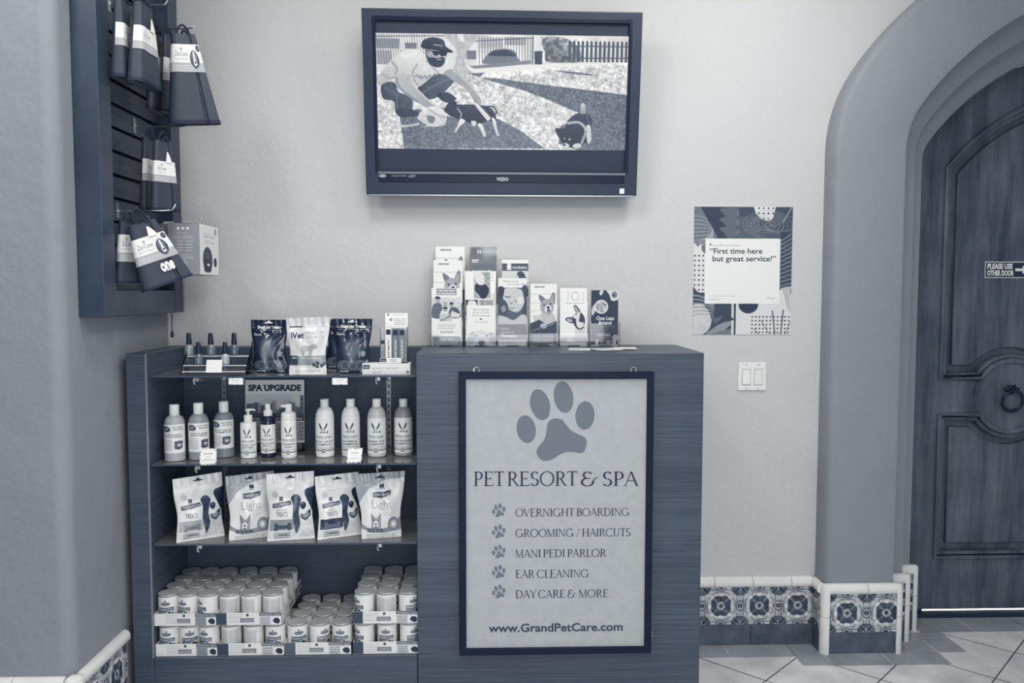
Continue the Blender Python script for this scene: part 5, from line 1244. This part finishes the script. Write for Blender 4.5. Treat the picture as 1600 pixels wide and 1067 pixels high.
def holder(label, px0, px1, tiers, Y0, hts, front):
    a, b = at(px0, 542, Y0), at(px1, 542, Y0); x0, wd = a[0]-.003, b[0]-a[0]+.006; z = HC+.0006
    t = thing('brochure_holder', label, 'brochure holder', (x0, Y0, z), 0, 'clear brochure holders on the counter')
    dp = .032
    for i in range(tiers):
        y = i*dp; zb = i*.052
        bm = NB(); box(bm, 0, wd, y-.006, y-.0042, zb, zb+front); obj('front_lip', bm, ACRY, t)
        obj('pocket_floor', bx(.0015, wd-.0015, y-.0042, y+.0205, zb, zb+.002), ACRY, t)
        obj('pocket_back', bx(0, wd, y+.0205, y+.0225, max(0, zb), zb+hts), ACRY, t)
    bm = NB(); 
    for x in (0, wd-.0015): prism(bm, [(-.006, 0)]+[q for i in range(tiers) for q in ((i*dp-.006, i*.052+front), (i*dp+.0205, i*.052+front*1.9))]+[((tiers-1)*dp+.0205, 0)], x, x+.0015, 'x')
    obj('side_walls', bm, ACRY, t)
    obj('dark_foot', bx(wd*.3, wd*.7, -.005, .01, -.0003, .004), BLACK, t)
    return t
Y0 = -.118
zf = lambda i: HC+.0032+i*.052
def pyz(px, Z, Y):                                      # picture row of a height, to start a brochure on its pocket floor
    v = RW @ (np.array([at(px, 500, Y)[0], Y, Z])-CAM); return 533.5+F*v[1]/v[2]
def inpocket(label, art, px0, px1, pytop, tier): 
    Y = Y0+tier*.032; return brochure(label, art, px0, px1, pytop, pyz(px0, zf(tier), Y), Y)
holder('three-tier clear brochure holder at the left end of the counter', 674, 722, 3, Y0, .10, .045)
inpocket('family photo brochure in the front pocket of the leftmost holder', b_family(), 674.5, 721, 450, 0)
inpocket('dog face brochure in the middle pocket of the leftmost holder', b_dog(), 677.5, 722.5, 407, 1)
inpocket('topmost dog brochure in the back pocket of the leftmost holder', b_dog(), 681, 726, 385, 2)
holder('three-tier clear brochure holder, second from the left', 728, 775, 3, Y0, .10, .045)
inpocket('boarding, day care and grooming brochure with white puppy face', b_boarding(), 729, 774, 477, 0)
inpocket('brochure with a photo of a black dog in the middle pocket', b_dogpanel(), 726.5, 775, 423.5, 1)
inpocket('grey brochure reading BEST in the back pocket of the second holder', b_best(), 734, 776, 386, 2)
holder('two-tier clear brochure holder, third from the left', 778, 824, 2, Y0, .11, .045)
inpocket('brochure with a woman and puppy about canine parvovirus', b_puppy(), 778.5, 823, 434.5, 0)
inpocket('brochure with dark title band behind the woman and puppy one', b_revol(), 784.5, 825.5, 406, 1)
holder('clear single holder with the dog brochure, fourth from the left', 828, 871, 1, Y0, .17, .05)
inpocket('single brochure of a smiling dog with a dark lower half', b_dog(True), 828.5, 870, 443.5, 0)
holder('clear single holder, second from the right', 875, 918, 1, Y0, .17, .05)
inpocket('white brochure with a big-eared puppy tilting its head', b_aspca(), 875, 917, 450, 0)
holder('short clear holder at the right end of the brochure row', 923, 967, 1, Y0, .11, .088)
inpocket('dark brochure reading One Less Errand with a bowl of kibble', b_errand(), 923.5, 966, 453.5, 0)
pp = [(905, 545.5, 34, -.2, 'leftmost loose leaflet lying flat in front of the brochure holders'), (945, 546, 40, .25, 'middle loose leaflet lying flat in front of the brochure holders'), (975, 545, 34, -.05, 'rightmost loose leaflet lying flat near the counter end')]
for i, (px, py, wpx, rz, lb) in enumerate(pp):
    p = onZ(px, py, HC); c = Cv(0, 0, 40, 40, 1.2, 232); c.noise(np.ones((c.H, c.W)), 40, 9, i+3); c.lines(5, 8, 34, 5, 6, 2, 150, i)
    w2 = wpx*2.3e-3/2; z = .0008+i*.0013
    o = obj('leaflet', bx(-w2, w2, -.05, .045, 0, .001), PAPER, loc=(p[0], p[1]-.02, HC+z)); o.rotation_euler[2] = rz; tag(o, lb, 'leaflet')
    grid_mesh('leaflet_print', [(c.a, lambda U, V: (-w2+U*2*w2, -.05+V*.095, .0012+0*U), False)], PRINT, o, False)

# ------------------------------------------------------------------ poster, switch, door sign
pa, pb = at(1082, 522.5, -.002), at(1239, 323.5, -.002)
PW, PH = pb[0]-pa[0], pb[2]-pa[2]
po = obj('poster', bx(0, PW, 0, .0015, 0, PH), PAPER, loc=(pa[0], -.002, pa[2])); tag(po, 'patterned customer review poster on the wall right of the counter', 'poster')
def poster_art():
    c = Cv(76, 46, 614, 732, .5, 78)
    c.poly([(76, 46), (130, 46), (210, 190), (150, 300), (76, 250)], 116)
    for k in range(7): c.curve([(76, 95+k*22), (120, 100+k*20), (160, 125+k*14), (180, 170+k*8), (150, 205+k*6), (100, 225+k*8), (76, 228+k*9)][:5+(k % 3)], 2, 196)
    c.poly([(110, 46), (220, 46), (270, 215), (210, 215)], 60)
    for y in (80, 130, 180): c.blob([(215, y-20), (290, y-30), (325, y), (300, y+28), (265, y+36), (240, y+6)], 104)
    c.poly([(400, 46), (520, 46), (505, 110), (480, 122), (440, 110), (410, 80)], 226)
    for y in range(54, 130, 28):
        for x in range(392, 520, 26):
            if 400 < x < 512: c.ell(x+10, y, 5, 5, 50)
    c.line([(606, 50), (560, 130)], 4, 190); c.line([(312, 48), (312, 90)], 3, 150)
    for k in range(1, 9): c.curve([(480+math.cos(t)*(18*k+8*math.sin(3*t+k)), 140+math.sin(t)*(9*k+5*math.sin(4*t+k))) for t in np.linspace(0, 2*PI, 14)[:-1]], 2, 150 if k > 5 else 186, closed=True)
    for k in range(14): x = 316+k*9; c.curve([(x, 100), (x-8, 130), (x+6, 160), (x-6, 190), (x+2, 215)], 1.8, 150)
    c.poly([(548, 180), (614, 180), (614, 480), (548, 480)], 64)
    for k in range(13): c.line([(548, 230+k*22), (612, 190+k*24)], 6, 140); c.line([(550, 240+k*22), (614, 262+k*22)], 3, 110)
    c.poly([(76, 235), (100, 262), (118, 240), (120, 280), (142, 300), (142, 520), (100, 500), (76, 470)], 226)
    for y in range(308, 520, 26):
        for x in range(84, 142, 23):
            if not (y > 470 and x < 100): c.ell(x, y, 4.6, 5, 46)
    c.rect(76, 505, 290, 732, 70); c.blob([(76, 580), (130, 570), (172, 620), (178, 670), (150, 720), (76, 732)], 206); c.noise(c.mell(120, 660, 60, 90), 8, 20, 3)
    for k in range(6): c.curve([(76, 520+k*22), (130, 530+k*18), (190, 570+k*12)], 9-k, 150)
    c.blob([(150, 732), (200, 690), (250, 665), (305, 660), (260, 700), (220, 732)], 150); c.blob([(180, 732), (230, 712), (300, 700), (290, 732)], 120); c.blob([(170, 630), (205, 640), (240, 630), (220, 662), (200, 672)], 100)
    c.rect(288, 560, 302, 732, 214); c.line([(304, 566), (308, 732)], 8, 56); c.blob([(306, 640), (325, 624), (348, 630), (330, 646)], 70); c.blob([(304, 650), (285, 638), (262, 646), (284, 656)], 70); c.blob([(310, 730), (330, 714), (350, 722)], 70)
    c.poly([(312, 560), (548, 500), (560, 480), (600, 480), (614, 520), (614, 732), (312, 732)], 222); c.poly([(560, 480), (612, 470), (606, 540), (614, 620), (590, 580), (575, 520)], 190)
    c.ell(380, 568, 54, 50, 56); c.noise(c.mell(380, 568, 54, 50), 12, 6, 4)
    for y in range(636, 730, 21):
        for x in range(402, 614, 20): c.ell(x, y, 4.6, 5, 50)
    for q in ([(512, 605), (528, 732)], [(572, 600), (560, 732)], [(612, 660), (585, 732)], [(450, 655), (498, 728)], [(415, 700), (440, 732)]): c.line(q, 8 if q[0][1] < 640 else 4, 110)
    c.rect(140, 216, 549, 565, 242)
    c.ell(168, 246, 4.4, 4.6, 70); c.poly([(164, 248), (172, 248), (168, 257)], 70); c.text('Grand Pet Care Center', 178, 256, 9, 150, width=150)
    c.text('A 5-star #SmallThanks', 162, 527, 9, 190, width=144); c.text('by Andrea T', 162, 545, 9, 190, width=76); c.text('Google', 480, 540, 11, 170, width=46)
    return c
pr_ = flat_print('poster_print', poster_art(), 0, PW, 0, PH, -.0005, PRINT, po)
bm = NB(); sx, sz = PW/538, PH/686
text_bm(bm, '\u201cFirst time here', (164-76)*sx, (732-296)*sz, -.0009, width=(451-164)*sx, bold=.012, zs=29*sz/.7)
text_bm(bm, 'but great service!\u201d', (179-76)*sx, (732-337)*sz, -.0009, width=(526-179)*sx, bold=.012, zs=29*sz/.7)
obj('quote_lettering', bm, INK2, po)

a, b = at(1152.8, 610, -.004), at(1197.3, 566.5, -.004); w2, h2 = b[0]-a[0], b[2]-a[2]
t = thing('light_switch', 'white double rocker light switch below the poster', 'light switch', (a[0], -.0005, a[2]))
obj('plate', bx(0, w2, -.006, 0, 0, h2, .003, 3), WHITE, t, smooth=False)
for i, x in enumerate((.285, .715)):
    fr = obj('rocker_frame', plate([(w2*x-.0175, h2*.21), (w2*x+.0175, h2*.21), (w2*x+.0175, h2*.79), (w2*x-.0175, h2*.79)], [[(w2*x-.0155, h2*.225), (w2*x+.0155, h2*.225), (w2*x+.0155, h2*.775), (w2*x-.0155, h2*.775)]], -.0085, -.005), mat('shaded rocker surround', 196, .4), t)  # surround toned darker to paint in the shading around the rocker
    bm = NB(); s = 1 if i == 0 else -1
    prism(bm, [(-.0055, h2*.235), (-.0085-.002*s, h2*.235), (-.0075, h2*.5), (-.0085+.002*s, h2*.765), (-.0055, h2*.765)], w2*x-.0148, w2*x+.0148, 'x')
    obj('rocker', bm, WHITE, fr)
    for z in (.06, .94):
        bm = NB(); lathe(bm, [(.0025, 0), (.0025, .0012), (.001, .0018)], n=12)
        for v in bm.verts: v.co = (w2*x+v.co.x, -.006-v.co.z, h2*z+v.co.y)
        obj('screw', bm, ALU, t)

yD = YD+.013
a, b = at(1538.5, 434.5, yD), at(1611, 408.5, yD); w2, h2 = b[0]-a[0], b[2]-a[2]
t = thing('door_sign', 'small black sign on the door reading please use other door', 'sign', (a[0], yD, a[2]))
obj('sign_plate', bx(0, w2, 0, .003, 0, h2, .001, 1), mat('sign border', 200, .5), t)
obj('sign_field', bx(w2*.02, w2*.98, -.0006, .0005, h2*.07, h2*.93, .0, 1), mat('sign field', 40, .5), t)
bm = NB(); text_bm(bm, 'PLEASE USE', w2*.05, h2*.56, -.001, width=w2*.55, bold=.045, zs=h2*.30/.7); text_bm(bm, 'OTHER DOOR', w2*.05, h2*.16, -.001, width=w2*.58, bold=.045, zs=h2*.30/.7); obj('lettering', bm, WINK, t)
bm = NB(); bm.faces.new([bm.verts.new((w2*x, -.001, h2*z)) for x, z in ((.66, .42), (.82, .42), (.82, .25), (.96, .5), (.82, .75), (.82, .58), (.66, .58))]); obj('arrow', bm, WINK, t)
o = obj('sign_mount', bx(w2*.1, w2*.9, .003, YD+.0168-yD, h2*.2, h2*.8), BLACK, t)

# ------------------------------------------------------------------ slatwall display on the left wall
FX, SY0, SY1, FB = -1.165, -.70, -.045, 1.357
t = thing('slatwall_display', 'dark framed slatwall panel with hooks on the left return wall', 'slatwall display', (XW, SY0, FB))
def lo(bm):
    for v in bm.verts: v.co.x -= XW; v.co.y -= SY0; v.co.z -= FB
    return bm
TOP = 2.9
obj('stile', lo(bx(XW+.0006, FX, SY0, SY0+.085, FB, TOP, .002, 1)), FRAMEWOOD, t)
obj('stile', lo(bx(XW+.0006, FX, SY1-.084, SY1, FB, TOP, .002, 1)), FRAMEWOOD, t)
obj('rail', lo(bx(XW+.0006, FX, SY0+.0852, SY1-.0842, FB, FB+.083, .002, 1)), FRAMEWOOD, t)
obj('rail', lo(bx(XW+.0006, FX, SY0+.0852, SY1-.0842, TOP-.085, TOP, .002, 1)), FRAMEWOOD, t)
obj('backing', lo(bx(XW+.0006, XW+.006, SY0+.0852, SY1-.0842, FB+.083, TOP-.085)), mat('slot shadow board', 22, .8), t)
z = FB+.0835
while z < TOP-.1:
    z1 = min(z+.0755, TOP-.0855)
    bm = NB(); prism(bm, [(XW+.006, z+.012), (XW+.024, z+.004), (XW+.026, z), (XW+.029, z), (XW+.029, z1-.011), (XW+.026, z1-.009), (XW+.006, z1-.009)], 0, 1, 'y')
    for v in bm.verts: v.co.y = SY0+.0855 if v.co.y < .5 else SY1-.0845
    obj('slat', lo(bm), SLAT, t); z += .0762
p = atX(266, 492, -1.20); bm = NB(); tube(bm, smooth_path([(0, 0, .004), (.001, 0, -.025), (-.001, 0, -.05), (.001, 0, -.068)], 4), .0018, 6); lathe(bm, [(.002, -.092), (.006, -.089), (.006, -.076), (.003, -.068), (.001, -.066)], n=12)
o = obj('cord_switch', bm, BLACK, smooth=True, loc=(-1.20, SY1-.03, FB-.005)); tag(o, 'short black cord with a small plug hanging under the slatwall panel', 'cord')
HX = XW+.029
def hook(label, zpx, py, L=.19):
    p = atX(zpx, py, HX)
    t = thing('display_hook', label, 'hook', (HX+.0004, p[1], p[2]), 0, 'bright wire hooks on the slatwall')
    obj('base_plate', bx(0, .003, -.011, .011, -.022, .030, .001, 1), ALU, t)
    bm = NB(); tube(bm, smooth_path([(.002, 0, 0), (L*.5, 0, .001), (L*.88, 0, .003), (L*.95, 0, .008), (L, 0, .024)], 5), .0026, 8); lathe(bm, [(.0045, 0), (.0045, .012)], n=10)
    for v in bm.verts:
        if v.co.x < .006 and abs(v.co.x)+abs(v.co.y) < .012 and v.co.z <= .0121: pass
    obj('wire', bm, STEEL, t, smooth=True)
    return p
h1 = hook('wire hook at the top left holding two folded cones', 170, 8)
h2_ = hook('wire hook at the upper right holding three folded cones', 222, 45)
h3 = hook('wire hook in the middle row holding two folded cones', 209, 198)
h4 = hook('wire hook at the lower left holding the two lowest folded cones', 183, 330)
h5 = hook('wire hook at the lower right carrying the two boxes', 232, 350)

# folded recovery cones
SEC = [(-1, .15), (-1, -.2), (-.96, -.6), (-.84, -.9), (-.66, -1), (-.45, -.96), (-.25, -.86), (.0, -.82), (.30, -.86), (.40, -.84), (.46, -.52), (.52, -.50), (.58, -.80), (.75, -.82), (.95, -.70), (1, -.45)]
SECB = [(1, .1), (.9, .5), (.4, .7), (-.3, .85), (-.75, .8), (-.93, .55)]
def cone(label, top, H, wt, wb_, d, rz, tilt=0., band=(.30, .60), artv=0, logo=False, flag=True, loop=.03):
    """top: world point of the middle of its upper edge"""
    t = thing('folded_cone', label, 'pet cone', tuple(top), rz, 'folded pet recovery cones on the slatwall hooks')
    t.rotation_euler = Matrix.Rotation(rz, 3, 'Z').to_4x4().to_euler() if not tilt else (Matrix.Rotation(rz, 3, 'Z') @ Matrix.Rotation(tilt, 3, 'Y')).to_euler()
    full = SEC+SECB
    def ring(v, s=1., off=0.):                         # v from 0 top to 1 bottom
        w2 = (wt+(wb_-wt)*v)/2*s; dd = d*(.55+.45*v)/2*s
        return [(x*w2, y*dd-off*(1 if y < 0 else -1), -H*v) for x, y in full]
    bm = NB(); N = 12; rows = []
    for i in range(N+1): rows.append([bm.verts.new(p) for p in ring(i/N)])
    n = len(full)
    for a, b in zip(rows, rows[1:]):
        for i in range(n): bm.faces.new((a[i], a[(i+1) % n], b[(i+1) % n], b[i]))
    inner = [bm.verts.new((p[0]*.86, p[1]*.72, p[2]+.006)) for p in ring(1.)]
    for i in range(n): bm.faces.new((rows[-1][i], rows[-1][(i+1) % n], inner[(i+1) % n], inner[i]))
    bm.faces.new(inner); bm.faces.new(rows[0][::-1])
    body = obj('body', bm, FABRIC, t, smooth=True)
    bm = NB()
    for v0, v1, s in ((.965, 1.006, 1.02),):
        a = [bm.verts.new(p) for p in ring(v0, s, .0008)]; b = [bm.verts.new(p) for p in ring(v1, s, .0008)]
        for i in range(n): bm.faces.new((a[i], a[(i+1) % n], b[(i+1) % n], b[i]))
    obj('hem', bm, HEM, t, smooth=True)
    # paper band
    c = Cv(-8, 0, 100, 52, 1.1, 236)
    c.rect(-8, 34, 100, 52, 176); c.text('ZenCone', 34, 22, 9, 120, 'c', width=36); c.lines(14, 27, 52, 1, 3, 1.4, 170, 1); c.lines(10, 39, 60, 3, 4, 1.4, 214, 2); c.ell(34, 9, 3, 3, 160)
    if artv: 
        c.ell(72, 28, 15, 17, 64); c.blob([(62, 20), (72, 14), (82, 20), (80, 34), (72, 42), (64, 34)], 120); c.blob([(70, 14), (74, 14), (76, 30), (80, 38), (66, 38), (69, 28)], 236); c.ell(73, 34, 3, 2.4, 36); c.ell(67, 26, 1.3, 1.3, 30); c.ell(78, 26, 1.3, 1.3, 30); c.ell(90, 8, 6, 6, 56); c.text('M', 90, 10, 4, 220, 'c')
    m = len(SEC); Sx = np.array([p[0] for p in SEC]); Sy = np.array([p[1] for p in SEC]); tt = np.linspace(0, 1, m)
    sl = np.concatenate([[0], np.cumsum(np.hypot(np.diff(Sx), np.diff(Sy)*.35))]); sl /= sl[-1]
    Yb = np.minimum(Sy, np.where(np.abs(Sx-.5) < .1, -.82, Sy))
    def fn(U, V):
        v = band[0]+(band[1]-band[0])*(1-V); w2 = (wt+(wb_-wt)*v)/2*1.02; dd = d*(.55+.45*v)/2
        return np.interp(U, sl, Sx)*w2, np.interp(U, sl, Yb)*dd-.0022, -H*v
    bd = grid_mesh('paper_band', [(c.a, fn, False)], PRINT, t)
    if flag:
        v = band[0]; w2 = (wt+(wb_-wt)*v)/2; dd = d*(.55+.45*v)/2; y = -dd*.95-.004
        bm = NB(); prism(bm, [(w2*.05, -H*v-.004), (w2*.62, -H*v-.004), (w2*.50, -H*v+H*.05), (w2*.28, -H*v+H*.13), (w2*.16, -H*v+H*.14)], y-.0006, y, 'y'); obj('hanger_tab', bm, PAPER, t)
    if logo:
        v = .80; dd = d*(.55+.45*v)/2; bm = NB(); text_bm(bm, 'one', wb_*.0, -H*.80, -dd*.92-.003, width=wb_*.26, bold=.05, zs=.052); obj('brand_lettering', bm, WINK, t)
    bm = NB()
    tube(bm, smooth_path([(-wt*.28, 0, -.004), (-wt*.2, -.006, loop*.6), (0, -.004, loop), (wt*.2, 0, loop*.6), (wt*.28, 0, -.004)], 5), .0038, 6)
    tube(bm, smooth_path([(-wt*.1, -.008, -.002), (wt*.02, -.012, .010), (wt*.14, -.012, .004), (wt*.2, -.01, -.004)], 4), .0046, 6)
    obj('strap', bm, HEM, t, smooth=True)
    return t
R90 = PI/2
def topat(px, py, Y): return at(px, py, Y)
cone('back cone of the pair on the top left hook, nearest the slats', topat(191, 5, -.60), .235, .075, .115, .055, R90-.05)
cone('front cone of the pair on the top left hook, overlapping its neighbour', topat(222, 9, -.59), .245, .080, .150, .060, R90-.10)
cone('innermost cone on the upper right hook, mostly hidden', topat(243, 52, -.30), .270, .07, .13, .034, R90-.1, flag=True)
cone('middle cone on the upper right hook, between two others', topat(263, 58, -.29), .265, .07, .125, .034, R90-.05, flag=False)
cone('widest cone swung out at the end of the upper right hook', topat(286, 54, -.43), .292, .073, .164, .05, .42, -.10, band=(.12, .43), artv=1, flag=False)
cone('inner cone of the pair on the middle hook', topat(231, 216, -.38), .245, .062, .110, .036, R90-.1, flag=False)
cone('outer cone of the pair on the middle hook, with white tab', topat(254, 220, -.44), .230, .060, .098, .036, .85)
cone('lowest left cone half behind the tilted one', topat(200, 346, -.57), .195, .055, .092, .036, .75, band=(.22, .66), flag=False)
cone('tilted cone with dog photo band and white brand lettering', topat(221, 348, -.595), .205, .083, .160, .044, .38, -.36, band=(.22, .62), artv=1, logo=True, loop=.045)

# boxes on the lower right hook
def hbox(label, x0, x1, y0, y1, z0, z1, front):
    t = thing('hanging_box', label, 'box', (x0, y0, z0), 0, 'boxed pet collars on the lower right hook')
    wx, dy, hz = x1-x0, y1-y0, z1-z0
    obj('carton', bx(0, wx, 0, dy, 0, hz, .001, 1), mat('grey carton', 150, .5), t)
    c = Cv(0, 0, 50, 82, 2, 150)
    for x in (17, 24.5, 32):
        c.ell(x, 9, 2, 1.7, 236)
        for k in (-1.8, -.6, .6, 1.8): c.ell(x+k, 6.4+abs(k)*.5, .7, .9, 236)
    c.text('What\u2019s in the box', 24, 17, 3, 214, 'c', width=17); c.lines(9, 20, 40, 2, 3, 1, 196, 1)
    for y in (28, 33, 38, 43): c.lines(14, y, 24, 1, 2, 1.2, 210, y); c.lines(28, y, 40, 1, 2, 1.2, 210, y+1)
    c.lines(10, 50, 40, 3, 3, 1, 200, 7); c.ell(26, 64, 5, 5, 206); c.ell(26, 64, 4.2, 4.2, 150); c.ell(26, 64, 2, 2.4, 206)
    flat_print('front_print', c, .001, wx-.001, .001, hz-.001, -.0005, PRINT, t)
    c = Cv(0, 0, 60, 84, 1.6, 238); c.text('ZenCone', 30, 22, 8, 150, 'c', width=32); c.lines(16, 27, 44, 2, 3, 1.2, 180, 2); c.ell(24, 58, 15, 21, 70); c.ell(24, 50, 9, 9, 50); c.blob([(14, 60), (24, 56), (34, 62), (34, 78), (14, 78)], 40); c.ell(24, 54, 5, 4, 90); c.ell(20, 48, 1.4, 1.2, 150); c.ell(28, 48, 1.4, 1.2, 150); c.ell(26, 67, 4, 2.4, 236); c.ell(48, 62, 5, 8, 44); c.ell(50, 10, 4, 6, 170)
    grid_mesh('side_print', [(c.a, lambda U, V: (0*U+wx+.0005, .001+U*(dy-.002), .001+V*(hz-.002)), False)], PRINT, t, False)
    bm = NB(); prism(bm, [(.0, hz+.0002), (wx, hz+.0002), (wx*.75, hz+.016), (wx*.25, hz+.016)], dy*.5-.0006, dy*.5+.0006, 'y'); obj('hang_tab', bm, mat('clear tab', 200, .3), t)
    obj('lid_flap', bx(.003, wx-.003, .003, dy-.003, hz+.0001, hz+.0012), mat('dark flap', 56, .6), t)
    return t
zt, zb = at(300, 348.5, -.37)[2], at(300, 429, -.37)[2]
hbox('grey and white box with a dog portrait, at the end of the lower right hook', at(262.5, 400, -.37)[0], at(312, 400, -.37)[0], -.37, -.17, zb, zt, True)
hbox('second grey box nearer the slats, behind the dog portrait box', at(236, 400, -.345)[0], at(261, 400, -.37)[0]-.003, -.345, -.17, zb+.004, zt-.002, False)
